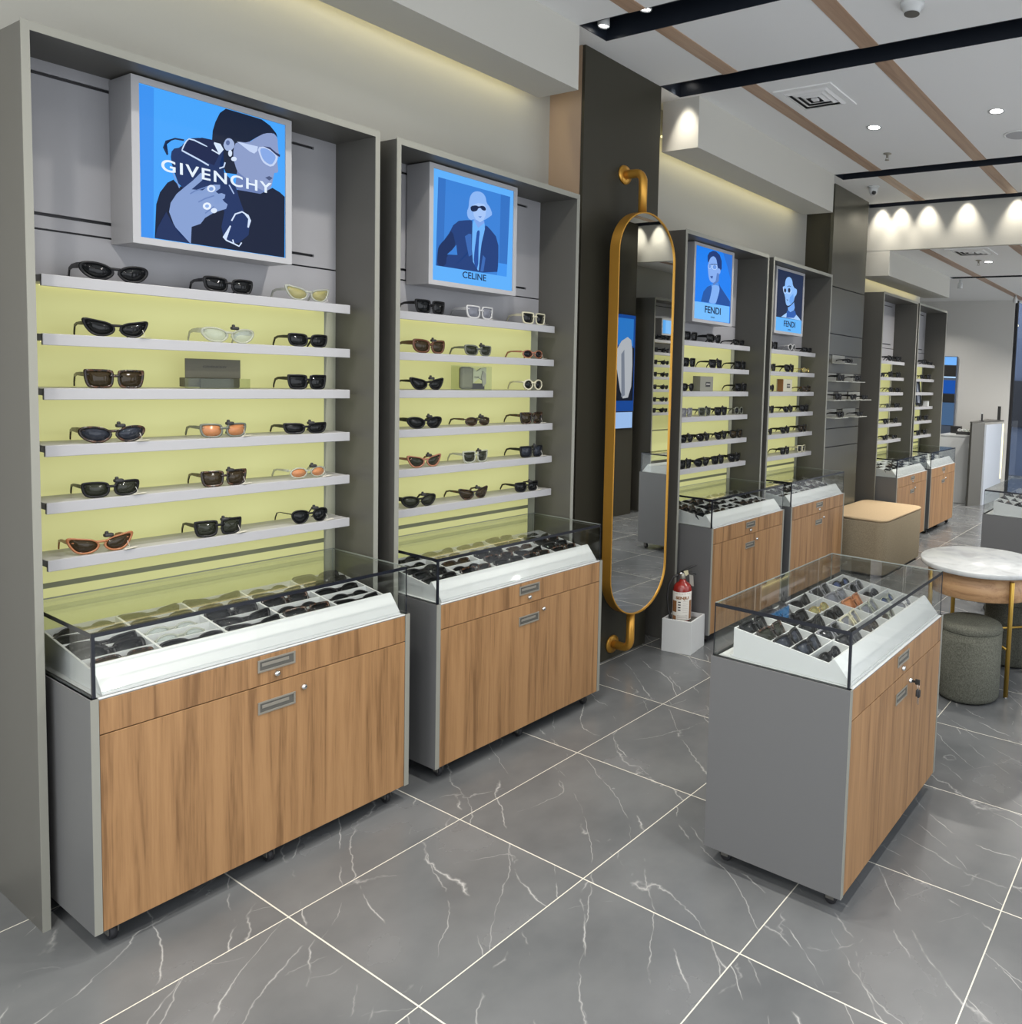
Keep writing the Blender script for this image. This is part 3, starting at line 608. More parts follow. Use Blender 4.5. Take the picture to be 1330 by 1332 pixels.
P1=[('46a5fc',[(-0.2099,0.2265),(0.2128,0.2281),(0.2092,-0.2274),(-0.2164,-0.229)]),('3c92f0',[(-0.2099,0.2265),(-0.172,0.2265),(-0.1781,-0.2291),(-0.2164,-0.229)]),('142038',[(-0.0148,0.1156),(-0.0128,0.1447),(-0.0048,0.1756),(0.0086,0.2082),(0.0263,0.2272),(0.0805,0.2271),(0.1368,0.2261),(0.1633,0.2134),(0.1828,0.1939),(0.1877,0.1801),(0.1754,0.1903),(0.1462,0.1809),(0.1223,0.164),(0.0986,0.1425),(0.0799,0.1078),(0.0705,0.0758),(0.0588,0.0238),(0.0249,0.0204),(0.0075,0.0595),(-0.0141,0.092)]),('8b9cc8',[(0.1462,0.1834),(0.1754,0.1918),(0.1877,0.1775),(0.1876,0.1572),(0.1925,0.1177),(0.1825,0.0998),(0.1899,0.0711),(0.1874,0.0602),(0.1726,0.0566),(0.175,0.047),(0.1676,0.03),(0.17,0.0204),(0.1626,-0.0017),(0.1455,-0.0132),(0.1215,-0.006),(0.0747,0.008),(0.0588,0.0337),(0.0477,0.0699),(0.0479,0.1041),(0.0571,0.1309),(0.094,0.1363),(0.1223,0.164)]),('6c80b4',[(0.0588,0.0337),(0.1215,-0.006),(0.1455,-0.0132),(0.131,-0.0265),(0.0791,-0.0355),(0.0517,-0.022)]),('0f1c37',[(-0.1753,-0.2264),(-0.1702,-0.1227),(-0.16,-0.084),(-0.1399,-0.0497),(-0.1237,-0.0367),(-0.1077,-0.0538),(-0.0706,-0.0546),(0.0516,-0.0269),(0.0792,-0.0281),(0.131,-0.024),(0.1699,0.0051),(0.1947,-0.0047),(0.2107,-0.0166),(0.2092,-0.2274)]),('1b3263',[(-0.1311,0.0235),(-0.1268,0.0567),(-0.1024,0.0679),(-0.0816,0.1015),(-0.0439,0.1145),(-0.0096,0.1123),(0.0166,0.1052),(0.0187,0.0817),(0.003,0.0391),(0.0249,0.0156),(0.0518,-0.0072),(0.0697,-0.0722),(0.1066,-0.1548),(0.0505,-0.2144),(0.0057,-0.1828),(0.0242,-0.0818),(-0.0707,-0.0641),(-0.1077,-0.0538),(-0.1195,-0.0195)]),('10204a',[(-0.0983,0.0783),(-0.0775,0.098),(-0.0439,0.1145),(-0.0139,0.1159),(-0.0053,0.104),(0.0076,0.0787),(-0.0102,0.0358),(-0.0571,0.0474),(-0.0944,0.0609)]),('c8dcfa',[(-0.1015,0.0569),(-0.054,0.0405),(-0.0265,0.0296),(-0.0242,0.0343),(-0.0519,0.0452),(-0.0995,0.0615)]),('c8dcfa',[(-0.0988,0.0588),(-0.0876,0.0894),(-0.0779,0.1015),(-0.03,0.0881),(-0.0283,0.0924),(-0.077,0.1058),(-0.0907,0.0909),(-0.1022,0.0596)]),('d8e8ff',[(-0.0173,0.0822),(0.0054,0.0736),(0.0185,0.0935),(0.009,0.1097),(-0.0091,0.1098),(-0.0101,0.1053),(0.0066,0.1055),(0.0146,0.0928),(0.0054,0.0779),(-0.0153,0.0864)]),('1a2c50',[(-0.1368,0.037),(-0.1463,0.0563),(-0.1411,0.0735),(-0.1183,0.0875),(-0.0945,0.0896),(-0.0936,0.0953),(-0.1185,0.0929),(-0.1439,0.077),(-0.151,0.0544),(-0.1411,0.0334)]),('c8dcfa',[(0.0058,0.0279),(0.02,0.0369),(0.0246,0.0536),(0.0204,0.0539),(0.0168,0.0395),(0.0044,0.0321)]),('7f9fd8',[(-0.127,-0.0175),(-0.1093,-0.0595),(-0.1063,-0.0573),(-0.1241,-0.0153)]),('a8bee8',[(0.032,-0.0176),(0.0463,-0.0437),(0.0495,-0.0412),(0.0352,-0.0151)]),('87a0d2',[(-0.1369,-0.1387),(-0.1325,-0.1102),(-0.1161,-0.0788),(-0.0913,-0.05),(-0.0704,-0.0264),(-0.0491,0.0023),(-0.0406,-0.0003),(-0.045,-0.0204),(-0.0748,-0.0556),(-0.0812,-0.0711),(-0.0581,-0.066),(-0.028,-0.0354),(-0.0106,-0.0257),(0.0069,-0.0225),(0.0068,-0.0346),(-0.0064,-0.0473),(-0.0369,-0.0708),(-0.0541,-0.0888),(-0.0197,-0.0718),(0.0111,-0.0482),(0.0222,-0.0506),(0.0199,-0.0632),(-0.0111,-0.0892),(0.0198,-0.0754),(0.0287,-0.0808),(0.0241,-0.0964),(-0.0113,-0.1157),(-0.0375,-0.1377),(-0.0505,-0.1593),(-0.0759,-0.1736),(-0.0804,-0.2075),(-0.0785,-0.2261),(-0.0888,-0.2231),(-0.1092,-0.2032),(-0.1252,-0.1735)]),('6a84bc',[(-0.0783,-0.0721),(-0.0658,-0.0609),(-0.0275,-0.0371),(-0.0286,-0.0337),(-0.0671,-0.0577),(-0.0799,-0.0692)]),('6a84bc',[(-0.0555,-0.0931),(-0.0363,-0.0781),(-0.0104,-0.063),(-0.0115,-0.0596),(-0.0376,-0.0749),(-0.057,-0.0901)]),('6a84bc',[(-0.0363,-0.1247),(-0.0101,-0.0978),(-0.0122,-0.0951),(-0.0384,-0.1221)]),('1b2f5c',[(-0.1753,-0.2264),(-0.1691,-0.1955),(-0.1448,-0.1404),(-0.1252,-0.1781),(-0.1092,-0.2032),(-0.0806,-0.2265)]),('e0ecff',[(-0.0064,-0.0376),(-0.0103,-0.0474),(-0.0195,-0.0531),(-0.0287,-0.0515),(-0.0324,-0.0436),(-0.0285,-0.0339),(-0.0193,-0.0282),(-0.0101,-0.0297)]),('7f9fd8',[(-0.0125,-0.04),(-0.0146,-0.0452),(-0.0195,-0.0483),(-0.0244,-0.0474),(-0.0264,-0.0432),(-0.0243,-0.038),(-0.0194,-0.0349),(-0.0145,-0.0357)]),('e8f2ff',[(-0.019,-0.0966),(-0.0229,-0.1063),(-0.0321,-0.1118),(-0.0412,-0.11),(-0.0449,-0.102),(-0.041,-0.0925),(-0.0319,-0.0869),(-0.0228,-0.0886)]),('dceaff',[(-0.0025,-0.1077),(-0.0054,-0.1144),(-0.0122,-0.1183),(-0.019,-0.1172),(-0.0217,-0.1116),(-0.0189,-0.1049),(-0.0121,-0.101),(-0.0053,-0.1021)]),('8fb0e8',[(-0.026,-0.0981),(-0.0278,-0.1025),(-0.032,-0.1051),(-0.0363,-0.1043),(-0.038,-0.1006),(-0.0362,-0.0962),(-0.032,-0.0936),(-0.0277,-0.0944)]),('d4e4ff',[(0.0416,-0.1333),(0.0526,-0.1097),(0.0716,-0.099),(0.0887,-0.1073),(0.095,-0.1218),(0.088,-0.1449),(0.0924,-0.1456),(0.0997,-0.1209),(0.0921,-0.1032),(0.0721,-0.094),(0.0497,-0.1065),(0.0377,-0.1317)]),('d4e4ff',[(0.0347,-0.1485),(0.0126,-0.1907),(0.0224,-0.2013),(0.0451,-0.2084),(0.0622,-0.2147),(0.0716,-0.1997),(0.0682,-0.1978),(0.0617,-0.2103),(0.0469,-0.2041),(0.0245,-0.1971),(0.0165,-0.1912),(0.0381,-0.1501)]),('d4e4ff',[(0.0407,-0.1944),(0.0442,-0.2071),(0.0477,-0.2054),(0.0442,-0.1926)]),('a0b2da',[(0.0158,0.1098),(0.0257,0.1318),(0.0391,0.1356),(0.049,0.1262),(0.0502,0.112),(0.0411,0.0974),(0.0276,0.0913),(0.0201,0.0965)]),('5a6c9c',[(0.0363,0.1203),(0.0344,0.1136),(0.03,0.1098),(0.0256,0.1112),(0.0238,0.1168),(0.0257,0.1235),(0.0301,0.1273),(0.0345,0.1259)]),('d8e6fc',[(0.0429,0.0881),(0.0409,0.0794),(0.0365,0.0748),(0.0321,0.077),(0.0303,0.0848),(0.0322,0.0935),(0.0366,0.0981),(0.0411,0.0959)]),('d8e6fc',[(0.0568,0.0733),(0.0541,0.067),(0.0477,0.0631),(0.0413,0.0637),(0.0387,0.0686),(0.0414,0.0748),(0.0478,0.0787),(0.0542,0.0781)]),('c4d4f4',[(0.0571,0.13),(0.1221,0.1316),(0.1197,0.116),(0.1102,0.105),(0.0961,0.1082)]),('c4d4f4',[(0.1197,0.1285),(0.1461,0.1382),(0.1703,0.1296),(0.1861,0.1186),(0.185,0.1005),(0.1677,0.0732),(0.141,0.0791),(0.1296,0.0962)]),('86a8e6',[(0.1269,0.1264),(0.146,0.1332),(0.1679,0.1254),(0.1801,0.1145),(0.1761,0.0982),(0.1643,0.0799),(0.1449,0.0861),(0.1344,0.0984)]),('28345c',[(0.1388,0.1372),(0.1606,0.1396),(0.1802,0.1272),(0.194,0.1232),(0.1925,0.1152),(0.1826,0.1177),(0.1606,0.1321)]),('4a587f',[(0.1447,0.0336),(0.1578,0.0418),(0.1691,0.0374),(0.1578,0.0266)])]
P2=[('5fb0fb',[(-0.2075,0.2221),(0.2161,0.2235),(0.2033,-0.2361),(-0.2217,-0.2319)]),('3a82d8',[(-0.1874,0.1982),(0.1935,0.1997),(0.1804,-0.1664),(-0.1956,-0.1682)]),('3272c4',[(-0.1874,0.1982),(-0.1511,0.1983),(-0.1588,-0.1681),(-0.1956,-0.1682)]),('3272c4',[(0.1396,0.1995),(0.1935,0.1997),(0.1804,-0.1664),(0.1354,-0.1653)]),('4196f2',[(-0.1441,-0.1149),(-0.0948,-0.113),(-0.086,-0.168),(-0.147,-0.1677)]),('4196f2',[(0.1283,-0.11),(0.1822,-0.1092),(0.1804,-0.1664),(0.1248,-0.1667)]),('8cb6f4',[(-0.032,0.137),(-0.0242,0.161),(-0.0081,0.1779),(0.0166,0.1857),(0.0418,0.1824),(0.0562,0.1674),(0.0607,0.1433),(0.0798,0.1291),(0.0948,0.1),(0.0806,0.088),(0.0497,0.066),(0.0273,0.0571),(-0.006,0.0597),(-0.0223,0.052),(-0.0388,0.06),(-0.0435,0.0857),(-0.0341,0.1055)]),('a6c6f8',[(-0.0126,0.1189),(0.0148,0.1336),(0.0483,0.1362),(0.06,0.1204),(0.0561,0.0877),(0.0441,0.0626),(0.0274,0.0526),(0.005,0.0596),(-0.0074,0.0751)]),('7ea6ec',[(-0.0061,0.0619),(0.0274,0.0526),(0.0486,0.0635),(0.053,0.0415),(0.0279,0.0232),(0.0056,0.0236)]),('1f3f7c',[(-0.1891,-0.1672),(-0.1875,-0.1023),(-0.1777,-0.0791),(-0.1426,-0.0428),(-0.1022,0.0322),(-0.0332,0.0513),(-0.0114,0.0519),(-0.0127,-0.0337),(0.0201,-0.16),(0.0501,0.0455),(0.0729,0.0407),(0.1291,-0.0048),(0.1313,-0.1119),(0.1247,-0.1643),(-0.1916,-0.1684)]),('172f60',[(-0.1891,-0.1672),(-0.1875,-0.1023),(-0.1777,-0.0791),(-0.1426,-0.0428),(-0.1173,-0.0034),(-0.0953,-0.0787),(-0.1416,-0.1145),(-0.147,-0.1664)]),('3a82d8',[(-0.0955,-0.0655),(-0.0895,-0.1087),(-0.1416,-0.1145),(-0.116,-0.0908)]),('6eb4fa',[(-0.0071,0.0572),(0.0167,0.0257),(0.0499,0.0546),(0.0532,0.0279),(0.0348,-0.0438),(0.0229,-0.1596),(0.019,-0.1602),(-0.0083,-0.1255),(-0.0148,-0.07),(-0.0139,0.038)]),('2450a0',[(0.0103,0.0119),(0.0236,0.0179),(0.026,0.0047),(0.0205,-0.028),(0.0201,-0.1623),(-0.0054,-0.1318),(-0.001,-0.0723),(0.0064,-0.0214)]),('3868b4',[(-0.0525,-0.0227),(-0.0322,-0.0079),(-0.0186,-0.0077),(-0.0154,-0.0972),(-0.0306,-0.1063)]),('3868b4',[(0.0441,-0.088),(0.0585,-0.0995),(0.0483,-0.1607),(0.0314,-0.163)]),('12244a',[(-0.0261,0.1116),(0.0039,0.1223),(0.0178,0.1185),(0.0316,0.1259),(0.0485,0.1271),(0.0578,0.1177),(0.0545,0.1079),(0.0376,0.1067),(0.0262,0.1157),(0.0152,0.1112),(0.0098,0.0988),(-0.0121,0.0899),(-0.0242,0.0941)]),('4878c8',[(0.0158,0.0761),(0.0353,0.08),(0.027,0.072)])]
P3=[('1a80f2',[(-0.212,0.2287),(0.2068,0.2312),(0.208,-0.2256),(-0.2122,-0.2277)]),('2a70d0',[(0.0999,0.2305),(0.2068,0.2312),(0.2054,0.0641),(0.1563,0.1499)]),('74bcfc',[(-0.2124,-0.1212),(0.2021,-0.1154),(0.2036,-0.226),(-0.2122,-0.2277)]),('4a90ea',[(-0.1288,-0.1103),(-0.113,-0.0513),(-0.0719,-0.0155),(-0.0292,0.003),(0.0061,0.0208),(0.055,0.0268),(0.0815,0.0028),(0.1345,-0.0322),(0.2063,-0.0754),(0.2073,-0.1149),(-0.1322,-0.1195)]),('1f58a8',[(-0.1362,-0.1164),(-0.113,-0.0513),(-0.0719,-0.0155),(-0.029,0.0008),(-0.0157,-0.0178),(-0.0358,-0.0827),(-0.0497,-0.1155)]),('1e4f9c',[(0.0591,0.0274),(0.0815,0.0028),(0.1345,-0.0322),(0.2049,-0.0802),(0.2073,-0.1149),(0.0313,-0.1163),(0.0533,-0.0732),(0.0745,-0.0162)]),('80b0f4',[(-0.0172,0.0044),(0.0603,0.0094),(0.0745,-0.0162),(0.0533,-0.0732),(0.0313,-0.1163),(-0.0497,-0.1155),(-0.0321,-0.0778),(-0.0192,-0.0271)]),('1d3a78',[(-0.0803,0.1823),(-0.0619,0.205),(-0.019,0.2229),(0.0174,0.2242),(0.0596,0.2084),(0.087,0.1718),(0.0887,0.1221),(0.0515,0.0807),(0.0322,0.1232),(0.0206,0.1754),(-0.0129,0.1904),(-0.0442,0.1768),(-0.0661,0.1447),(-0.0752,0.1389)]),('86aef0',[(-0.0442,0.1768),(-0.0129,0.1904),(0.0203,0.1799),(0.0351,0.1416),(0.0325,0.1187),(0.0738,0.12),(0.0756,0.093),(0.0597,0.0818),(0.0532,0.0538),(0.0142,0.0218),(-0.026,0.0168),(-0.0552,0.0354),(-0.0704,0.0866),(-0.0728,0.126),(-0.0603,0.1544)]),('5a80c4',[(0.0345,0.0875),(0.0594,0.0863),(0.0585,0.0364),(-0.0008,0.002),(-0.0097,0.0143),(0.0218,0.0317)]),('b8d4fc',[(-0.0302,0.121),(-0.036,0.1083),(-0.0514,0.1012),(-0.0673,0.1039),(-0.0745,0.1147),(-0.0688,0.1274),(-0.0535,0.1346),(-0.0375,0.132)]),('6a98e4',[(-0.0366,0.1201),(-0.0407,0.1101),(-0.0516,0.1047),(-0.063,0.107),(-0.0682,0.1156),(-0.0642,0.1256),(-0.0533,0.1311),(-0.0418,0.1288)]),('b8d4fc',[(0.0361,0.126),(0.0275,0.1114),(0.0049,0.1027),(-0.0182,0.105),(-0.0284,0.1169),(-0.0198,0.1313),(0.0025,0.14),(0.0257,0.1379)]),('6a98e4',[(0.028,0.1248),(0.0215,0.1134),(0.0047,0.1067),(-0.0127,0.1087),(-0.0204,0.118),(-0.014,0.1293),(0.0028,0.136),(0.0202,0.1342)]),('2c4c8c',[(-0.0728,0.126),(-0.0376,0.1356),(0.0226,0.1443),(0.0393,0.14),(0.023,0.139),(-0.0372,0.1303)]),('3a5ca4',[(-0.0446,0.0568),(-0.0128,0.0623),(-0.0157,0.0449),(-0.0358,0.0445)])]
P4=[('1b2a4a',[(-0.2045,0.2214),(0.2018,0.2232),(0.2203,-0.2341),(-0.2101,-0.2346)]),('62b4fa',[(-0.2104,-0.1268),(0.2199,-0.1239),(0.2151,-0.2321),(-0.2101,-0.2346)]),('a4ccfc',[(-0.1253,-0.1216),(-0.0274,-0.0778),(0.0965,-0.0754),(0.1681,-0.1054),(0.1997,-0.1233)]),('2a5cae',[(-0.0379,-0.0655),(0.0289,-0.0726),(0.0945,-0.0531),(0.1171,-0.0871),(0.0806,-0.1128),(-0.0423,-0.1211)]),('74aaf4',[(-0.0259,-0.0423),(0.006,-0.0303),(0.0687,0.0161),(0.0876,-0.0313),(0.0753,-0.0549),(0.0194,-0.0735),(-0.0193,-0.0638)]),('8cbcf8',[(-0.0848,0.1487),(-0.0688,0.1769),(-0.0329,0.1925),(0.0051,0.1886),(0.0308,0.1676),(0.0384,0.1375),(0.0741,0.115),(0.0885,0.1167),(0.1134,0.1107),(0.1119,0.0745),(0.0754,0.0481),(0.0687,0.0161),(0.0237,-0.0153),(-0.0269,-0.0314),(-0.0607,-0.0193),(-0.0771,0.0404),(-0.1102,0.0716),(-0.1163,0.11),(-0.0863,0.1136)]),('6aa4f0',[(-0.0003,0.0399),(0.0539,0.0725),(0.0687,0.0161),(0.0237,-0.0153),(-0.0065,0.0039)]),('10203e',[(-0.0634,0.0844),(-0.0677,0.0721),(-0.0802,0.0658),(-0.0936,0.0692),(-0.0999,0.0801),(-0.0956,0.0924),(-0.0831,0.0987),(-0.0698,0.0954)]),('10203e',[(0.0043,0.0935),(-0.0006,0.0798),(-0.0146,0.0728),(-0.0296,0.0765),(-0.0367,0.0888),(-0.0319,0.1024),(-0.0179,0.1095),(-0.0029,0.1058)]),('d0e2fc',[(-0.1195,0.105),(-0.1095,0.0755),(-0.0777,0.054),(-0.0544,0.0718),(-0.0368,0.0608),(0.0047,0.0658),(0.022,0.095),(0.0148,0.0953),(-0.0008,0.0677),(-0.0338,0.0643),(-0.0555,0.0752),(-0.0755,0.0575),(-0.1026,0.0773),(-0.1123,0.1063)]),('2a4a86',[(-0.047,0.112),(-0.0218,0.1213),(0.0096,0.1187),(0.013,0.1231),(-0.0222,0.1257),(-0.0514,0.1154)]),('2c4c8c',[(-0.0566,0.0185),(-0.0266,0.0172),(-0.0351,0.0075)]),('14223e',[(-0.0736,-0.0225),(-0.0274,-0.0384),(0.0279,-0.0213),(0.0782,0.0154),(0.0688,0.0178),(0.0202,-0.018),(-0.0256,-0.033),(-0.0661,-0.018)])]
BAYS = [(0.199, 1.203, 'grey framed lit display bay at the left end, first in the row'), (1.272, 2.257, 'grey framed lit display bay just left of the tall oval mirror'),
 (3.145, 4.143, 'grey framed lit display bay just right of the tall oval mirror'), (4.207, 5.195, 'grey framed lit display bay just before the grooved dark pillar'),
 (6.360, 7.358, 'grey framed lit display bay just past the grooved dark pillar'), (7.410, 8.408, 'grey framed lit display bay at the far end of the row')]
bays = [bay(a, b_, l) for a, b_, l in BAYS]
bay(0, 1.0, 'grey framed lit display bay on the opposite wall, seen in the mirror', loc=(3.06, 6.96, 0), rz=math.pi, shelves=[2.03, 1.88, 1.735, 1.59, 1.44, 1.29, 1.16])
BN = ['first bay', 'bay left of the mirror', 'bay right of the mirror', 'bay before the pillar', 'bay past the pillar', 'farthest bay']
PI_ = math.pi
# lit poster boxes
lb = light_box(0.0, 0.7055, P1, 'lit blue poster box of a person with white sunglasses holding a dark bag')
text_obj('lettering', 'GIVENCHY', .050, emat('white print', 'e6f2ff', 1.0), lb, (0.001, 0.026, -0.000), FACE_X, width=.322, bold=.0008, space=1.2).location = (0.001, 0.0015, -0.0015)
lb = light_box(0.008, 1.715, P2, 'lit blue poster box of a blond person in dark suit and sunglasses')
text_obj('lettering', 'CELINE', .040, emat('navy print', '14264c', 1.0), lb, (0.0, -0.002, -0.190), FACE_X, width=.125, bold=.0004)
lb = light_box(0.0, 3.610, P3, 'lit bright blue poster box of a short-haired person in an open jacket')
text_obj('lettering', 'FENDI', .062, emat('navy print', '14264c', 1.0), lb, (0.0, -0.003, -0.163), FACE_X, width=.185, bold=.001); text_obj('small_lettering', 'ROMA', .014, emat('navy print', '14264c', 1.0), lb, (0.0, -0.003, -0.207), FACE_X, width=.045)
lb = light_box(0.0, 4.665, P4, 'lit dark poster box of a person in round sunglasses and high collar')
text_obj('lettering', 'FENDI', .062, emat('navy print', '14264c', 1.0), lb, (0.0, 0.006, -0.170), FACE_X, width=.185, bold=.001); text_obj('small_lettering', 'ROMA', .014, emat('navy print', '14264c', 1.0), lb, (0.0, 0.006, -0.212), FACE_X, width=.045)
lb = light_box(3.16, 6.96, [('5fb0fb', [(0, 0)]*4), ('86c4ff', [(-.15, -.12), (.15, -.12), (.15, .15), (-.15, .15)])], 'plain pale blue light box on the opposite display bay', rz=PI_, H=.20, z=2.19)
# glasses on the shelves: (y, shape, frame, lens, tag)
S = {0: [[(.434, 'geo', 'black', 'dark', 0, 1.04), (.743, 'rect', 'black', 'dark', 0, 1.05), (1.005, 'cat', 'clear', 'yellow', 2, 1.0)],
 [(.435, 'cat', 'black', 'dark', 2), (.742, 'geo', 'clear', 'pale', 1), (1.005, 'rect', 'black', 'dark', 0)],
 [(.429, 'square', 'tort', 'brownlens', 0), None, (1.002, 'square', 'black', 'dark', 0, .95)],
 [(.422, 'geo', 'tort', 'bluelens', 3), (.724, 'rect', 'grey', 'amber', 3), (.995, 'slim', 'black', 'dark', 1)],
 [(.415, 'rect', 'black', 'greenlens', 3), (.725, 'square', 'tort', 'brownlens', 3, .95), (1.004, 'oval', 'clear', 'amber', 3)],
 [(.388, 'cat', 'orange', 'brownlens', 3), (.706, 'square', 'black', 'greenlens', 3, .97), (1.011, 'drop', 'black', 'dark', 3)]],
1: [[(1.513, 'square', 'black', 'dark', 0), (1.767, 'square', 'white', 'smokelens', 2), (2.086, 'square', 'cream', 'dark', 2)],
 [(1.511, 'wide', 'brown', 'brownlens', 1), (1.760, 'rect', 'grey', 'greenlens', 1), (2.083, 'oval', 'blush', 'dark', 2)],
 [(1.502, 'cat', 'black', 'dark', 1), None, (2.087, 'round', 'cream', 'dark', 0)],
 [(1.493, 'geo', 'black', 'dark', 1), (1.762, 'oval', 'tort', 'brownlens', 1), (2.084, 'square', 'tort', 'brownlens', 2)],
 [(1.493, 'cat', 'blush', 'greenlens', 1), (1.754, 'square', 'clear', 'greenlens', 1, .95), (2.088, 'square', 'black', 'bluelens', 3)],
 [(1.469, 'geo', 'black', 'greenlens', 1), (1.748, 'cat', 'tort', 'brownlens', 1), (2.060, 'rect', 'black', 'dark', 3)]],
2: [[(3.389, 'square', 'black', 'dark', 0), (3.661, 'wide', 'black', 'dark', 0), (3.974, 'slim', 'black', 'dark', 0)],
 [(3.381, 'square', 'black', 'dark', 0), (3.689, 'square', 'black', 'dark', 1), (4.005, 'square', 'black', 'dark', 1)],
 [(3.378, 'drop', 'black', 'dark', 0), None, (4.023, 'square', 'black', 'dark', 1)],
 [(3.370, 'square', 'smoke', 'smokelens', 0), (3.580, 'square', 'grey', 'greenlens', 1), (3.774, 'square', 'black', 'dark', 1), (4.00, 'round', 'grey', 'dark', 0)],
 [(3.383, 'geo', 'black', 'dark', 1), (3.576, 'geo', 'black', 'dark', 1), (3.788, 'cat', 'black', 'dark', 1), (3.985, 'wide', 'black', 'brownlens', 1)],
 [(3.379, 'square', 'black', 'dark', 1), (3.568, 'geo', 'black', 'dark', 1), (3.760, 'square', 'black', 'dark', 1), (3.972, 'wide', 'black', 'dark', 1)]],
3: [[(4.450, 'square', 'black', 'dark', 0), (4.755, 'round', 'white', 'dark', 0), (5.030, 'slim', 'black', 'dark', 0)],
 [(4.440, 'square', 'black', 'dark', 0), (4.735, 'wide', 'black', 'dark', 1), (5.015, 'oval', 'gold', 'yellow', 0)],
 [(4.440, 'round', 'black', 'dark', 0), None, (5.045, 'rect', 'tort', 'brownlens', 1)],
 [(4.440, 'square', 'black', 'dark', 0), (4.745, 'geo', 'black', 'dark', 1), (5.025, 'wide', 'black', 'dark', 1)],
 [(4.430, 'drop', 'black', 'dark', 0), (4.710, 'geo', 'black', 'dark', 1), (5.010, 'wide', 'black', 'brownlens', 1)],
 [(4.716, 'square', 'black', 'dark', 1), (5.000, 'square', 'cream', 'dark', 0)]],
4: [[(6.95, 'wide', 'black', 'dark', 0), (7.18, 'wide', 'black', 'dark', 0)], [(6.72, 'slim', 'black', 'dark', 0), (6.96, 'square', 'black', 'dark', 1), (7.19, 'square', 'black', 'dark', 1)],
 [(6.98, 'round', 'black', 'dark', 0), (7.20, 'rect', 'black', 'dark', 0)], [(6.94, 'rect', 'grey', 'greenlens', 0), (7.19, 'rect', 'black', 'dark', 0)],
 [(6.90, 'square', 'black', 'dark', 0), (7.16, 'round', 'black', 'dark', 1)], [(6.90, 'rect', 'black', 'dark', 1), (7.16, 'oval', 'black', 'dark', 0)]],
5: [[(8.03, 'wide', 'black', 'dark', 0), (8.24, 'slim', 'black', 'dark', 2)], [(7.98, 'rect', 'black', 'dark', 0), (8.22, 'square', 'black', 'dark', 2)], [],
 [(7.97, 'slim', 'black', 'dark', 0)], [(7.95, 'square', 'black', 'dark', 1), (8.20, 'square', 'black', 'dark', 1)], [(7.95, 'square', 'black', 'dark', 0), (8.19, 'wide', 'black', 'dark', 1)]]}
PW = {2: ['at its left end', 'at its right end'], 3: ['on the left', 'in the middle', 'on the right'], 4: ['on the left', 'second from left', 'third from left', 'on the right'], 1: ['on its own']}
for bi, rows in S.items():
    for ri, row in enumerate(rows):
        row_ = row
        for k, g in enumerate(row_):
            if g is None: continue
            y, sh, fc, lc, tg = g[:5]; sc_ = g[5] if len(g) > 5 else 1.0
            nm = {'dark': 'dark', 'brownlens': 'brown', 'greenlens': 'green grey', 'bluelens': 'blue grey', 'amber': 'orange', 'yellow': 'yellow', 'pale': 'pale', 'smokelens': 'smoky', 'mirrorblue': 'blue'}[lc]
            lab = '%s %s sunglasses %s, %s shelf, %s' % (CN[fc], SN[sh], PW[len(row_)][k], ORD[ri], BN[bi])
            sunglasses((sh, fc, lc, False, tg), (-0.012, y, ZS[ri]+.0012), (0, 0, R(random.uniform(-3, 3))), lab, 'sunglasses on the shelves of the %s' % BN[bi], sc_)
for ri, z in enumerate([2.03, 1.88, 1.735, 1.59, 1.44, 1.29, 1.16]):
    for k, y in enumerate((6.62, 6.84)):
        sunglasses((('square', 'geo')[k], 'black', 'dark', False, 1), (3.174, y, z+.0012), (0, 0, PI_), 'black sunglasses %s on the %s shelf of the opposite bay in the mirror' % (('near the front', 'further in')[k], ORD[ri]), 'sunglasses on the opposite bay seen in the mirror')
# cases standing on the third shelves
zc3 = ZS[2]+.001
t = thing('eyewear_case', 'open silver grey eyewear case on a clear stand, third shelf, first bay', 'eyewear case', (-0.045, .716, zc3))
box('lid', pmat('olive silver leatherette', (0.105, 0.10, 0.07), 0.45, spec=0.3, bump=(200, 0.05)), -.022, -.018, -.083, .083, .034, .098, t, .001)
box('tray', _m['olive silver leatherette'], -.060, -.022, -.083, .083, .004, .034, t, .002)
box('stand', 'acrylic', -.0, .022, -.092, .094, .0, .034, t); box('stand_liner', pmat('dark olive felt', (0.06, 0.06, 0.045), 0.7, bump=(300, .2)), -.012, -.002, -.045, .070, .002, .033, t)
text_obj('lettering', 'GIVENCHY', .010, 'ink', t, (-.0175, .004, .072), FACE_X, width=.072)
t = thing('eyewear_case', 'grey and green patterned square case in a clear box, third shelf', 'eyewear case', (-0.035, 1.741, zc3))
box('clear_box', 'acrylic', -.030, .030, -.086, .086, .0, .108, t)
box('case_body', pmat('olive grey felt', (0.17, 0.17, 0.12), 0.7, bump=(300, .2)), -.018, .012, -.060, .002, .003, .104, t, .012)
m_ = MB(); m_.prism([(.010, .03), (.045, .055), (.082, .035), (.082, .104), (.055, .100), (.030, .085), (.010, .100)], -.012, -.002, 0)
m_.build('printed_card', pmat('pale green card', (0.50, 0.52, 0.36), 0.6, bump=(100, .05)), t)
m_ = MB(); m_.prism([(.062, .015), (.078, .030), (.076, .075), (.060, .088), (.052, .060)], -.001, .003, 0); m_.build('grey_print', pmat('grey print', (0.30, 0.30, 0.25), 0.6, bump=(100, .05)), t)
box('card_backing', 'black', -.022, -.013, .004, .082, .003, .03, t)
text_obj('lettering', 'CELINE', .010, 'ink', t, (-.0015, .028, .058), FACE_X, width=.026)
